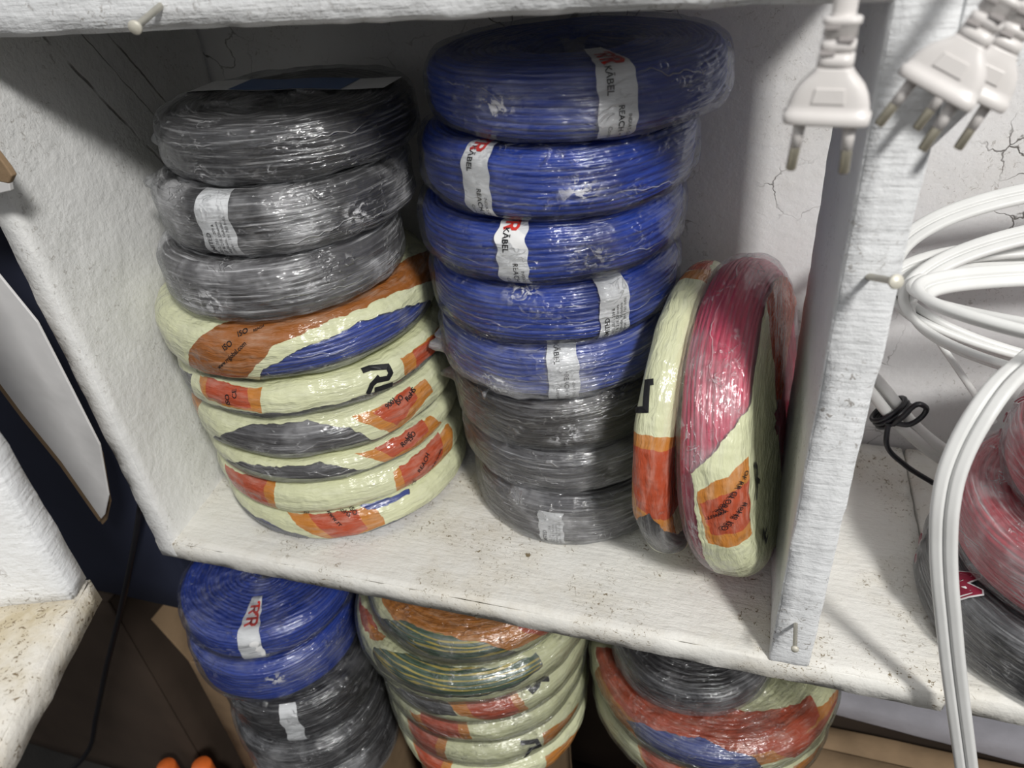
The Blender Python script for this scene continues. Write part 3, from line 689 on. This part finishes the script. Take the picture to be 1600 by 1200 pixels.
CS = {}
def make_coil(key, wire, label, haze=None, film=None, group=None, pitch=.0047, spikes=(), crink=1.0, loose=1.0, film_haze=.22, tint=(.93, .94, .95)):
    seed = 11 + sum(ord(c) * (i + 3) for i, c in enumerate(key))
    if key in COILS:
        cx, cy, z0, R, h = COILS[key]
        t = thing('wire_coil', label, 'wire coil', (cx, cy, z0), group); zc = h / 2
    else:
        c0, lean, yaw, R, h = STANDING[key]
        a, b = math.radians(lean), math.radians(yaw)
        Z = Vector((math.cos(a) * math.cos(b), -math.sin(b) * math.cos(a), math.sin(a)))
        Y = Vector((math.sin(b), math.cos(b), 0)); X = Y.cross(Z)
        t = thing('wire_coil', label, 'wire coil', (0, 0, 0), group)
        t.matrix_world = Matrix(((X.x, Y.x, Z.x, c0[0]), (X.y, Y.y, Z.y, c0[1]), (X.z, Y.z, Z.z, c0[2]), (0, 0, 0, 1)))
        zc = 0
    global CRMAX
    CRMAX = .02 if film else .0135
    h = h - (.0062 if film and haze is not None else .0042)
    parts = []
    hb = h - .0016
    w = put('winding', winding(R - (.0032 if film else .0016), hb - (.0022 if film else 0), None, seed, pitch, loose=loose, rin=.014 if key == 'BL1' else .04), WIRE[wire], t); parts.append(w)
    if film:
        f = put('printed_film', shell(R, h, 0, seed, spikes, amp=.0006), film_mat('printed_film_' + key.lower(), FILM[film], seed * .37, film_haze), t); parts.append(f)
        CS[key] = (t, f, R, h)
        for (k, s, a, b) in FILM_TEXT:
            if k != key: continue
            L = math.hypot(b[0] - a[0], b[1] - a[1]); ang = math.atan2(b[1] - a[1], b[0] - a[0])
            L = min(L, .036)
            me = text_mesh(s, 1.0, .015); xs = [v.co.x for v in me.vertices]; wd = max(xs) - min(xs)
            parts.append(letter(f, s, min(L / wd, .0060), R, h, a, ang, .0016, M_ink, .015))
        for (k, wd, paths) in FILM_MARKS:
            if k != key: continue
            put('logo', bend(strokes(paths, wd), R, h, (0, 0), 0.0, .0016), M_ink, f)
    if haze is not None:
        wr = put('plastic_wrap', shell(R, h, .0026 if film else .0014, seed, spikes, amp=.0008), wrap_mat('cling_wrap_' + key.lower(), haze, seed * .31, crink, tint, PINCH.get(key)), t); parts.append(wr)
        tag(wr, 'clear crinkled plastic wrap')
    if key in BANDS:
        x, wd, sm = BANDS[key]
        top = h / 2 + .012 if key not in ('M1',) else h / 2 - .012
        if key == 'M8': top = h / 2 + .05
        if key == 'BL1': top = h / 2 + .074
        if key == 'BL3': top = h / 2 + .004
        bd = put('paper_band', band(R, h, x, wd, -(h / 2 + .006), top, .0004, seed), M_paper, t); parts.append(bd)
        tag(bd, 'white paper label band')
        for (k, s, p, col) in BAND_TEXT:
            if k != key: continue
            if s == 'RR':
                parts.append(letter(bd, 'RR', {'M8': .0160, 'BL1': .0170}.get(key, .0115), R, h, (x - wd * .30, h / 2 + {'M8': .032, 'BL1': .040}[key] if key in ('M8', 'BL1') else min(p[1], h / 2 + .019) + .009), DOWN, .0009, M_red_ink))
            elif s == 'KABEL':
                parts.append(letter(bd, 'K\u0100BEL', .0058, R, h, (x - wd * .27, p[1] + .0085), DOWN, .0009, M_ink, .018))
            elif s == 'REACH':
                parts.append(letter(bd, 'REACH \u2022 RoHS', .0050, R, h, (x + wd * .02, p[1] + .0095), DOWN, .0009, M_ink, .012))
                parts.append(letter(bd, 'Compliant', .0036, R, h, (x - wd * .24, p[1] - .002), DOWN, .0009, M_ink, .0))
                parts.append(letter(bd, "INDIA'S ONLY WIRE", .0030, R, h, (x + wd * .27, p[1] + .004), DOWN, .0009, M_ink, .0))
            elif s == 'LIMITED':
                parts.append(letter(bd, 'LIMITED', .0050, R, h, (x - wd * .20, -h / 2 + .003), UPW, .0009, M_ink, .02))
                for i, ln in enumerate(('200/2, 201 - 209 &', '207 & 218, Dhanora', 'Waghodia, Vadodara', 'Gujarat - 391 760 India')):
                    parts.append(letter(bd, ln, .0032, R, h, (x - wd * .02 + i * wd * .13, -h / 2 + .0035), UPW, .0009, M_ink, .0))
    for o in parts:
        if o.parent == t: o.location = (0, 0, zc)
    CS[key] = (t, zc, R, h)
    return t

# ------------------------------------------------------------------ setting
def structure(name, mesh, mat): return tag(put(name, mesh, mat), kind='structure')
structure('wall_back', round_box((-1.7, .66, -.75), (1.3, .72, 1.6), .002, .05, .0008, 12), M_wall)
structure('floor', round_box((-1.7, -.6, -.80), (1.3, .66, -.75), .002, .08, .001, 8), M_concrete)

# ------------------------------------------------------------------ white shelving unit
unit = thing('shelving_unit', 'white painted wooden shelving unit with open bays holding coiled wire', 'shelving unit', (0, .375, 0))
def part(name, mesh, mat, root, label=None):
    o = put(name, mesh, mat, root)
    o.location = -Vector(root.location)
    if label: tag(o, label)
    return o
def flare(p):   # the left side board stands slightly splayed
    return np.array([p[0] - .0 - max(0, p[1] - .375) * .09, p[1], p[2]])
part('shelf_board', round_box((-.519, .375, -.0225), (.170, .655, 0), .0015, .008, .0009, 55), M_floor, unit)
part('shelf_board', round_box((.1725, .3765, -.0225), (.75, .655, 0), .0015, .009, .0009, 55), M_floor, unit)
part('side_panel', round_box((-.5185, .3745, -.0215), (-.4965, .655, .62), .0025, .009, .0011, 55, flare), M_panel, unit)
part('divider_panel', round_box((.0482, .3742, 0), (.0758, .55, .62), .0013, .008, .0008, 60), M_edge, unit)
part('side_panel', round_box((.73, .377, 0), (.75, .655, .62), .0025, .03, .0009, 55), M_edge, unit)
part('top_beam', round_box((-.60, .3725, .4455), (.165, .395, .62), .003, .010, .0012, 45), M_edge, unit)
part('top_board', round_box((-.56, .39, .4475), (.0758, .655, .47), .002, .03, .0008, 45), M_wood, unit)
G = lambda a, b, d: (a, d, b)
part('corner_brace', prism([(.0755, .3845), (.1024, .4212), (.124, .4475), (.0755, .4475)], .3742, .392, G, .0008), M_edge, unit)
part('back_rail', round_box((-.10, .628, -.4270), (.75, .650, -.330), .003, .03, .0006, 30, lambda p: np.array([p[0], p[1], p[2] - (p[0] - .175) * .09])), M_grey, unit, 'grey painted rail under the shelf')
part('shade_board', round_box((-.484, .652, -.74), (.70, .659, -.03), .002, .06, .0006, 20), M_cardboard_dark, unit, 'dark board added behind the lower bays in place of shade')  # added dark sheet imitating the shade at the back of the lower bays
part('leg_post', round_box((-.06, .628, -.75), (-.03, .650, -.41), .003, .05, .0006, 30), M_grey, unit, 'grey painted post')
part('leg_post', round_box((.70, .400, -.75), (.74, .650, -.021), .003, .05, .0006, 30), M_edge, unit)
part('leg_post', round_box((-.519, .625, -.75), (-.485, .655, -.0215), .003, .05, .0006, 30), M_edge, unit)
def nail(base, head, r=.0016, rh=.0042):
    b, h = Vector(base), Vector(head); d = (h - b); L = d.length
    me = lathe([(.0001, -.004), (r, -.004), (r, L - .0012), (rh * .95, L - .001), (rh, L - .0004), (rh, L + .0004), (rh * .9, L + .001), (.0001, L + .0012)], 16)
    q = d.to_track_quat('Z', 'Y').to_matrix().to_4x4(); me.transform(Matrix.Translation(b) @ q)
    return part('nail', me, M_nail, unit, 'paint-spattered nail')
nail((.061, .375, .3195), (.0692, .350, .3297), .0018, .0036)
nail((-.3161, .373, .4583), (-.3098, .342, .4525), .0018, .0036)
nail((.0611, .375, .0462), (.0601, .351, .0483), .0015, .0026)

# ------------------------------------------------------------------ second white shelf, at the left
left = thing('shelving_unit', 'corner of a white painted wooden shelf with a dusty board at the lower left', 'shelving unit', (-.373, .203, .151), rot=(0, 0, math.atan2(-.944, .33)))
# local x runs along its front edge towards the camera, local y into its bay is -y
put('shelf_board', round_box((-.022, -.30, -.021), (.40, 0, 0), .0015, .009, .0010, 50), M_dusty, left)
put('side_panel', round_box((-.022, -.30, 0), (-.002, -.001, .42), .0025, .009, .0010, 50), M_edge, left)
put('back_panel', round_box((-.022, -.32, -.021), (.40, -.30, .42), .0025, .03, .0010, 50), M_edge, left)
put('leg_post', round_box((.02, -.29, -.901), (.06, -.25, -.021), .0025, .06, .0010, 50), M_edge, left)

# ------------------------------------------------------------------ wire coils: stack against the left side board
gL, gB, gM = 'film-wrapped coils in the left stack', 'black coils on the left stack', 'coils in the middle stack'
P_ = .0044
make_coil('L1', 'blue', 'cream and orange film-wrapped blue wire coil, lowest of left stack, on shelf board', film='L1', group=gL, pitch=P_)
make_coil('L2', 'grey', 'cream film-wrapped coil with two red patches, second from bottom of left stack', film='L2', group=gL, pitch=P_)
make_coil('L3', 'grey', 'thin film-wrapped coil with grey wire window, third from the bottom of left stack', film='L3', group=gL, pitch=P_, film_haze=.30)
make_coil('L4', 'grey', 'film-wrapped coil with lens-shaped dark wire window, fourth from bottom of left stack', film='L4', group=gL, pitch=P_, film_haze=.30)
make_coil('L5', 'grey', 'cream film-wrapped coil with bold black letter R, second from the top film-wrapped one', film='L5', group=gL, pitch=P_, film_haze=.34)
make_coil('L6', 'blue', 'orange film-wrapped coil with blue wire showing, topmost film-wrapped one under the black coils', film='L6', group=gL, pitch=P_)
make_coil('B1', 'grey', 'black wire coil in milky plastic without a band, lowest black coil of left stack', haze=.48, group=gB, crink=1.1)
make_coil('B2', 'black', 'black wire coil with white address label band, middle of three black coils on left stack', haze=.36, group=gB, spikes=[(-.118, .010, .013, .007, .006)])
b3 = make_coil('B3', 'black', 'black wire coil topmost on left stack with white and blue label across its top', haze=.30, group=gB, spikes=[(-.112, -.004, .009, .006, .006)])
# ------------------------------------------------------------------ middle stack
make_coil('M1', 'grey', 'grey wrapped coil with torn white label, lowest of the middle stack, on the shelf board', haze=.34, group=gM)
make_coil('M2', 'grey', 'grey wrapped coil without label, second from the bottom of the middle stack', haze=.34, group=gM)
make_coil('M3', 'brownblack', 'brownish black coil with slit plastic, just below the blue coils in the middle stack', haze=.16, group=gM, spikes=[(-.105, .012, .012, .005, .004)])
make_coil('M4', 'blue', 'blue wire coil in milky plastic, lowest blue one, on brownish black coil of middle stack', haze=.30, group=gM, spikes=[(-.11, -.010, .014, .005, .005), (-.10, .004, .007, .006, .003)])
make_coil('M5', 'blue', 'blue wire coil with small-print band at right, second lowest blue one of middle stack', haze=.06, group=gM)
make_coil('M6', 'blue', 'blue wire coil with white band at its middle, third from top of middle stack', haze=.06, group=gM)
make_coil('M7', 'blue', 'blue wire coil with white band towards its left, second from the top of middle stack', haze=.06, group=gM)
make_coil('M8', 'blue', 'topmost blue wire coil of middle stack, under the beam, red logo on its band', haze=.11, group=gM, spikes=[(.14, .0, .004, .02, .02)])
# ------------------------------------------------------------------ two coils standing on edge
make_coil('R1', 'grey', 'cream film-wrapped coil standing on edge between middle stack and pink coil', film='R1', group='coils standing on edge', pitch=P_)
make_coil('R2', 'pink', 'pinkish red wire coil standing on edge by divider, orange film at lower right', film='R2', group='coils standing on edge', pitch=P_, film_haze=.24)
# ------------------------------------------------------------------ stacks below the shelf
g1, g2, g3 = 'coils in the lower left stack', 'coils in the lower middle stack', 'coils in the lower right stack'
make_coil('BL1', 'blue', 'blue wire coil with red logo on white band, topmost of the lower left stack', haze=.10, group=g1)
make_coil('BL2', 'blue', 'unlabelled blue wire coil below the banded blue one in the lower left stack', haze=.12, group=g1)
make_coil('BL3', 'black', 'black wire coil with small crumpled white label in the lower left stack', haze=.12, group=g1)
make_coil('BL4', 'black', 'black wire coil in hazy plastic at the picture bottom edge, lower left stack', haze=.22, group=g1)
make_coil('BL5', 'black', 'black wire coil almost hidden at the picture bottom edge, lowest in lower left stack', haze=.2, group=g1)
make_coil('BM1', 'green', 'green and yellow wire coil under orange and cream film, topmost of the lower middle stack', haze=.05, tint=(.88, .88, .87), film='BM1', group=g2, pitch=.0062)  # darker wrap tint on the BM and BR coils stands in for shade
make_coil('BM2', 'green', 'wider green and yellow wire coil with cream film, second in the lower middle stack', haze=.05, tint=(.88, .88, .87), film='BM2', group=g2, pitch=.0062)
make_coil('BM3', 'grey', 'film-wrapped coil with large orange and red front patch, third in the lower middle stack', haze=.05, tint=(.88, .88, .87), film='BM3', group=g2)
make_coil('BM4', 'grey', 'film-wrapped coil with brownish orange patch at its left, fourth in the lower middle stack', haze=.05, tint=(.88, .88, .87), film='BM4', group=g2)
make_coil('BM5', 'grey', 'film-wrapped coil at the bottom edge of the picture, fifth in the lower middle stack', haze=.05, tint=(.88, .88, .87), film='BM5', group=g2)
make_coil('BM6', 'grey', 'film-wrapped coil cut off by the picture bottom edge, lowest in lower middle stack', film='BM5', group=g2)
make_coil('BR1', 'black', 'small black wire coil in clear plastic, topmost of the lower right stack', haze=.14, group=g3)
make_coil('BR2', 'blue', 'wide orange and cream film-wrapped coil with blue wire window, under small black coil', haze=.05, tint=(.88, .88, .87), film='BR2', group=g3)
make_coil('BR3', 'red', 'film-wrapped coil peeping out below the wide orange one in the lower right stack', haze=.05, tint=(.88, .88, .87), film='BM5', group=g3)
# ------------------------------------------------------------------ bagged coils in the right bay
gK = 'bagged coils in the right bay'
make_coil('K1', 'black', 'black wire coil in printed clear bag, lowest in the right bay, on the shelf board', haze=.24, group=gK, crink=.7)
make_coil('K2', 'red', 'red wire coil in clear bag resting on the bagged black coil in the right bay', haze=.36, group=gK, crink=.7)
make_coil('K3', 'red', 'upper red wire coil in clear bag at the right edge of the picture', haze=.36, group=gK, crink=.7)

# ------------------------------------------------------------------ paper strip across the top of the topmost black coil
def on_top_strip(root, name, x0, x1, y0, y1, z, mat, label, drop=0.0):
    n = 40; X = np.linspace(x0, x1, n)
    Zs = z + .0004 * np.sin(X * 90) - drop * np.clip((-.078 - X) / .02, 0, 1) ** 2
    V = np.concatenate([np.stack([X, np.full(n, y), Zs], 1) for y in np.linspace(y0, y1, 4)])
    me = mesh_np(name, V, grid_faces(4, n)); me.flip_normals()
    return tag(put(name, me, mat, root), label)
lab = on_top_strip(b3, "paper_label", -.090, .086, -.008, .026, .0452, M_paper, 'white paper label strip', .02)
blue = on_top_strip(b3, 'printed_panel', -.044, .052, -.0075, .0255, .0457, M_bluepaper, 'blue printed panel of the label')

# ------------------------------------------------------------------ maroon lettering on the printed bags
def bag_print(key, body, org, ang, size):
    t, zc, R, h = CS[key]
    a = put('bag_lettering', bend(text_mesh(body, size, .055), R, h, org, ang, .0030), M_bagwhite, t)
    b = put('bag_lettering', bend(text_mesh(body, size, .02), R, h, org, ang, .0034), M_maroon, t)
    a.location = b.location = (0, 0, zc)
    tag(a, 'white outline of the bag lettering'); tag(b, 'maroon bag lettering')
bag_print('K1', 'M', (-.135, .026), -.5, .030)
bag_print('K1', 'm', (-.178, .008), 1.3, .013)
bag_print('K1', 'n', (-.172, -.006), 1.2, .013)
bag_print('K3', 'o', (-.182, .006), .6, .014)
bag_print('K3', 'n', (-.190, .018), .6, .014)
bag_print('K3', 'm', (-.178, -.006), .9, .012)

# ------------------------------------------------------------------ two-pin plugs hanging in front of the shelf
def loft(secs, n=28, power=3.2):
    """rounded-rectangle sections (z, half width, half depth)"""
    t = np.linspace(0, 2 * np.pi, n, endpoint=False); c, s = np.cos(t), np.sin(t)
    ux = np.sign(c) * np.abs(c) ** (2 / power); uy = np.sign(s) * np.abs(s) ** (2 / power)
    S = [(secs[0][0], .0001, .0001)] + list(secs) + [(secs[-1][0], .0001, .0001)]
    V = np.concatenate([np.stack([ux * w, uy * d, np.full(n, z)], 1) for z, w, d in S])
    return mesh_np('loft', V, grid_faces(len(S), n, close_m=True))
def make_plug(label, base, up, face, cable_pts):
    t = thing('two_pin_plug', label, 'plug', (0, 0, 0), 'white two-pin plugs hanging from their cords')
    U = Vector(up).normalized(); Fv = Vector(face); Fv = (Fv - Fv.dot(U) * U).normalized(); X = U.cross(Fv) * -1
    X = (-Fv).cross(U)
    m = Matrix(((X.x, -Fv.x, U.x, base[0]), (X.y, -Fv.y, U.y, base[1]), (X.z, -Fv.z, U.z, base[2]), (0, 0, 0, 1)))
    t.matrix_world = m
    body = put('plug_body', loft([(0, .0146, .0062), (.0006, .0153, .0068), (.0042, .0155, .0070), (.0046, .0146, .0063), (.0075, .0142, .0063), (.0105, .0132, .0063), (.0135, .0116, .0062), (.0160, .0094, .0060), (.0178, .0076, .0057), (.0192, .0066, .0055), (.0200, .0063, .0054)], power=4.5), M_white_pvc, t)
    put('face_panel', prism([(-.0058, .0080), (.0058, .0080), (.0050, .0135), (-.0050, .0135)], -.0068, -.0055, lambda a, b, d: (a, d, b), .0003), M_white_pvc, t)
    nk = put('cord_grip', loft([(.0198, .0063, .0054), (.0245, .0062, .0053), (.0247, .0050, .0043), (.0255, .0050, .0043), (.0258, .0061, .0052), (.0290, .0060, .0051), (.0292, .0048, .0041), (.0300, .0048, .0041), (.0303, .0058, .0050), (.0340, .0057, .0048), (.0345, .0066, .0055), (.0362, .0066, .0055), (.0366, .0058, .005)]), M_white_pvc, t)
    for (cx, z) in ((-.0030, .0251), (.0026, .0296), (-.0028, .0335)):
        put('grip_slot', prism([(cx - .0026, z - .0007), (cx + .0026, z - .0007), (cx + .0026, z + .0007), (cx - .0026, z + .0007)], -.0060, -.0042, lambda a, b, d: (a, d, b), .0002), M_slot, nk)
    for sx in (-1, 1):
        p = put('pin', lathe([(.0001, -.0185), (.0016, -.0185), (.0020, -.0178), (.0020, -.0092), (.0019, -.0088), (.0001, -.0088)], 16), M_brass, t)
        sl = put('pin_sleeve', lathe([(.0001, -.0094), (.0021, -.0094), (.0023, .0010), (.0001, .0010)], 16), M_white_pvc, p)
        p.location = (sx * .0088, 0, 0)
        p.rotation_euler = (0, -sx * .05, 0)
    inv = m.inverted()
    pts = [(0, 0, .0340), (0, 0, .045)] + [tuple(inv @ Vector(q)) for q in cable_pts]
    put('cord', sweep(spline(pts, 40), ring(.0042, 12, .0031), (1, 0, 0)), M_white_pvc, t)
    return t
make_plug('white two-pin plug hanging straight down, leftmost of the three plugs', (.0240, .3075, .4145), (.02, .03, 1), (-.10, -.94, .2),
          [(.028, .315, .53), (.031, .325, .62)])
make_plug('tilted white two-pin plug with pins pointing down left, in front of the divider', (.0625, .3296, .4194), (.46, .10, .88), (-.20, -.92, .33),
          [(.108, .335, .515), (.122, .338, .62)])
make_plug('white two-pin plug partly hidden behind the tilted plug at the upper right edge', (.0815, .3610, .4100), (.42, .10, .90), (.10, -.94, .3),
          [(.128, .364, .50), (.140, .362, .62)])

# ------------------------------------------------------------------ coil of flat white twin cable with a loose end
def flat_section(w=.0150, t=.0056):
    top = []
    for i in range(-12, 13):
        a = i / 12 * w / 2
        edge = max(0.0, abs(a) - (w / 2 - t / 2)) / (t / 2)
        b = t / 2 * math.sqrt(max(0.0, 1 - edge * edge))
        g = abs(a) / .0014
        b -= .0021 * max(0, 1 - g) if g < 1 else 0
        top.append((a, b))
    return top + [(a, -b) for a, b in top[::-1][1:-1]]
FS = flat_section()
cable = thing('flat_cable', 'coil of flat white twin cable in right bay, one end hanging over the shelf front', 'cable', (0, 0, 0))
def loop(cx, cy, a, b, z, tilt, seed, lean=.35):
    rs = np.random.default_rng(seed); th = np.linspace(0, 2 * np.pi, 161)[:-1]
    P = np.stack([cx + a * np.cos(th), cy + b * np.sin(th), z + tilt * np.sin(th) + .004 * np.sin(2 * th + rs.uniform(0, 6))], 1)
    W = np.stack([np.cos(th), np.sin(th) * a / b, np.full_like(th, 0)], 1); W /= np.linalg.norm(W, axis=1)[:, None]
    W[:, 2] = lean
    put('cable_loop', sweep(P, FS, W, closed=True), M_cable, cable)
loop(.3556, .5516, .2523, .0314, .244, .062, 1, .9)
loop(.300, .5484, .1950, .031, .224, .0364, 2, .9)
loop(.2781, .4346, .1768, .058, .2792, .0011, 3, .8)
loop(.2928, .5132, .1772, .0744, .2455, -.0063, 4, .6)
loop(.330, .530, .2150, .040, .232, .050, 5, .9)
STRIP = [[.20, .44, .262], [.1722, .43, .2568], [0.1548, 0.41, 0.254], [0.1422, 0.395, 0.2488], [0.1332, 0.383, 0.2388], [0.1266, 0.374, 0.2233], [0.1232, 0.367, 0.2053], [0.1237, 0.362, 0.1855], [0.1282, 0.359, 0.1584], [0.1345, 0.357, 0.1318], [0.1426, 0.356, 0.1027], [0.154, 0.355, 0.0627], [0.169, 0.354, 0.0128], [0.1881, 0.353, -0.0496], [0.2067, 0.352, -0.1116], [.235, .352, -.20]]
sp = spline(STRIP, 90)
put('cable_end', sweep(sp, FS, np.array([np.array((.92, -.30, .25)) * (1 - u) + np.array((.93, -.12, .30)) * u for u in np.linspace(0, 1, 90)])), M_cable, cable)
strand = put('cable_strand', sweep(spline([(.085, .585, .235), (.125, .575, .205), (.160, .565, .165), (.200, .545, .118)], 30), ring(.0026, 10), (0, 0, 1)), M_cable, cable)

bundle = thing('cable_bundle', 'white cables on the shelf board behind the divider, bound with a black tie', 'cable', (.15, .62, 0))
for i, (dx, dz) in enumerate(((0, 0), (.010, .006), (-.006, .010))):
    o = put('cable_run', sweep(spline([(.07 + dx, .640 - i * .006, .135 + dz), (.118 + dx, .625 - i * .006, .092 + dz), (.158 + dx, .612 - i * .005, .052 + dz), (.20 + dx, .610, .022 + dz), (.27, .634 - .011 * i, .0065 + dz * .6), (.42, .640 - .012 * i, .0065 + dz * .6)], 60), ring(.0052, 12, .0042), (0, 0, 1)), M_cable, bundle)
    o.location = (-.15, -.62, 0)
tp = Vector((.142, .612, .071))
th = np.linspace(0, 2 * np.pi, 41)[:-1]
ax = Vector((.62, -.2, -.62)).normalized(); e1 = ax.cross(Vector((0, 1, 0))).normalized(); e2 = ax.cross(e1)
for k in (-1, 0, 1):
    P = [tp + ax * (k * .004) + e1 * (.0165 * math.cos(a)) + e2 * (.0160 * math.sin(a)) for a in th]
    o = put('black_tie', sweep(P, ring(.0022, 8), (1, 0, 0) if False else ax, closed=True), M_black_plastic, bundle); o.location = (-.15, -.62, 0)
for pts in ([tp + Vector((0, -.018, .0)), tp + Vector((.004, -.024, .014)), tp + Vector((.014, -.026, .030)), tp + Vector((.020, -.024, .026)), tp + Vector((.010, -.022, .004)), tp + Vector((.0, -.018, .002))],
            [tp + Vector((-.004, -.017, .0)), tp + Vector((-.002, -.024, -.020)), tp + Vector((.016, -.026, -.038)), tp + Vector((.042, -.030, -.052))]):
    o = put('tie_end', sweep(spline([tuple(p) for p in pts], 30), ring(.0024, 8), (.1, 1, .2)), M_black_plastic, bundle); o.location = (-.15, -.62, 0)

# ------------------------------------------------------------------ cardboard and plastic at the left
M_film_white = simple('white_plastic_sheet', (.74, .73, .73), .28, .5, var=.08, bump=.0022, scale=16, bscale=22)
sheet = thing('cardboard_sheet', 'cardboard sheet covered in white plastic leaning beside the left side board', 'cardboard', (-.54, .36, .2))
def sheet_part(name, pts, d0, d1, mat, label=None, bev=.0006):
    o = put(name, prism(pts, d0, d1, lambda a, b, d: (a, d, b), bev), mat, sheet); o.location = (.54, -.36, -.2)
    if label: tag(o, label)
SP = [(-.640, .420), (-.5420, .3300), (-.5160, .2985), (-.4995, .2550), (-.4990, .1960), (-.4990, .1370), (-.5190, .0760), (-.5370, .0485), (-.5440, .0420), (-.5550, .1090), (-.5700, .1602), (-.5775, .1955), (-.640, .330)]
sheet_part('plastic_cover', SP, .3545, .3565, M_film_white, 'white plastic cover')
SC = [(a - .0085, b - .008) for i, (a, b) in enumerate(SP)]
sheet_part('board', SC, .3570, .3605, M_cardboard, 'brown corrugated cardboard')
SC2 = [(a - .010, b - .014) for a, b in SC]
sheet_part('board', SC2, .3650, .3680, M_cardboard, 'brown corrugated cardboard')
put('cardboard_scrap', prism([(-.4600, .3950), (-.4520, .3741), (-.4510, .3690), (-.4570, .3640), (-.4700, .3660), (-.56, .385), (-.56, .43)], .350, .3545, lambda a, b, d: (a, d, b), .0008), M_cardboard)
tag(bpy.data.objects['cardboard_scrap'], 'torn brown cardboard corner poking in at the upper left edge', 'cardboard')
st = put('paper_tape', prism([(-.4570, .3640), (-.4590, .3590), (-.4800, .3550), (-.56, .362), (-.56, .385), (-.4700, .3660)], .3505, .354, lambda a, b, d: (a, d, b), .0006), M_film_white, bpy.data.objects['cardboard_scrap'])

# ------------------------------------------------------------------ boxes below and behind
def carton(label, lo, hi, mat, flaps=(), cat='box', th=.004):
    lo, hi = np.array(lo), np.array(hi)
    cx, cy = (lo[0] + hi[0]) / 2, (lo[1] + hi[1]) / 2
    t = thing('cardboard_box', label, cat, (cx, cy, lo[2]))
    def pt(nm, m):
        o = put(nm, m, mat, t); o.location = (-cx, -cy, -lo[2]); return o
    open_top = bool(flaps)
    pt('side', round_box((lo[0], lo[1], lo[2]), (hi[0], lo[1] + th, hi[2]), .0012, .03, .0006, 20))
    pt('side', round_box((lo[0], hi[1] - th, lo[2]), (hi[0], hi[1], hi[2]), .0012, .03, .0006, 20))
    pt('side', round_box((lo[0], lo[1] + th, lo[2]), (lo[0] + th, hi[1] - th, hi[2]), .0012, .03, .0006, 20))
    pt('side', round_box((hi[0] - th, lo[1] + th, lo[2]), (hi[0], hi[1] - th, hi[2]), .0012, .03, .0006, 20))
    pt('base', round_box((lo[0] + th, lo[1] + th, lo[2]), (hi[0] - th, hi[1] - th, lo[2] + th), .0012, .05, .0004, 20))
    if not open_top:
        my = (lo[1] + hi[1]) / 2
        pt('flap', round_box((lo[0], lo[1], hi[2]), (hi[0], my - .0006, hi[2] + th * .8), .001, .03, .0004, 20))
        pt('flap', round_box((lo[0], my + .0006, hi[2]), (hi[0], hi[1], hi[2] + th * .8), .001, .03, .0004, 20))
    for f in flaps:
        if f == 'left': pt('flap', prism([(lo[0], hi[2]), (lo[0] - .03, hi[2] + .085), (lo[0] - .027, hi[2] + .086), (lo[0] + th, hi[2])], lo[1], hi[1], lambda a, b, d: (a, d, b), .0006))
        if f == 'back': pt('flap', prism([(hi[1] - th, hi[2]), (hi[1] + .02, hi[2] + .07), (hi[1] + .023, hi[2] + .069), (hi[1], hi[2])], lo[0], hi[0], lambda a, b, d: (d, a, b), .0006))
    return t
carton('brown open cardboard carton standing at the left of the lower left stack', (-.700, .47, -.75), (-.582, .60, -.385), M_cardboard, ('left',))
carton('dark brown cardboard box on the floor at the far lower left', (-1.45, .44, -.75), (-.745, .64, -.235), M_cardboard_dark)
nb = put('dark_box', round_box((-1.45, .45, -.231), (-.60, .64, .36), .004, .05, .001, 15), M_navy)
tag(nb, 'dark navy box in shade behind the plastic-covered cardboard sheet', 'box')
carton('brown cardboard box under the grey rail at the lower right', (.10, .56, -.75), (.69, .625, -.45), M_cardboard)
carton('brown cardboard box carrying the lower left stack', (-.545, .37, -.75), (-.39, .52, -.4295), M_cardboard)
carton('brown cardboard box carrying the lower middle stack', (-.32, .42, -.75), (-.17, .57, -.3393), M_cardboard)
carton('brown cardboard box carrying the lower right stack', (-.06, .46, -.75), (.08, .60, -.2932), M_cardboard)
cord = put('power_cord', sweep(spline([(-.580, .425, -.010), (-0.6070, 0.425, -0.0581), (-0.6328, 0.425, -0.1017), (-0.7105, 0.425, -0.2288), (-0.7961, 0.425, -0.3642), (-0.8974, 0.425, -0.53), (-0.96, 0.415, -0.64), (-1.06, .40, -.735), (-1.25, .38, -.746)], 60), ring(.0036, 8), (0, 1, 0)), M_black_plastic)
tag(cord, 'black power cord hanging in front of the dark boxes at the lower left', 'cord')
def bottle(label, x, y, ztop):
    t = thing('plastic_bottle', label, 'bottle', (x, y, -.75), 'orange-capped bottles at the bottom edge')
    H_ = ztop + .75
    put('bottle_body', lathe([(.0001, 0), (.024, 0), (.025, .003), (.025, H_ - .07), (.020, H_ - .05), (.010, H_ - .036), (.010, H_ - .028), (.0001, H_ - .028)], 24), M_orange, t)
    put('cap', lathe([(.0001, H_ - .034), (.0145, H_ - .034), (.0150, H_ - .030), (.0150, H_ - .004), (.0135, H_), (.0001, H_)], 24), M_orange, t)
bottle('orange cap of a bottle at the bottom edge, the left one', -.770, .405, -.580)
bottle('orange cap of a bottle at the bottom edge, the right one, below the carton', -.690, .405, -.540)
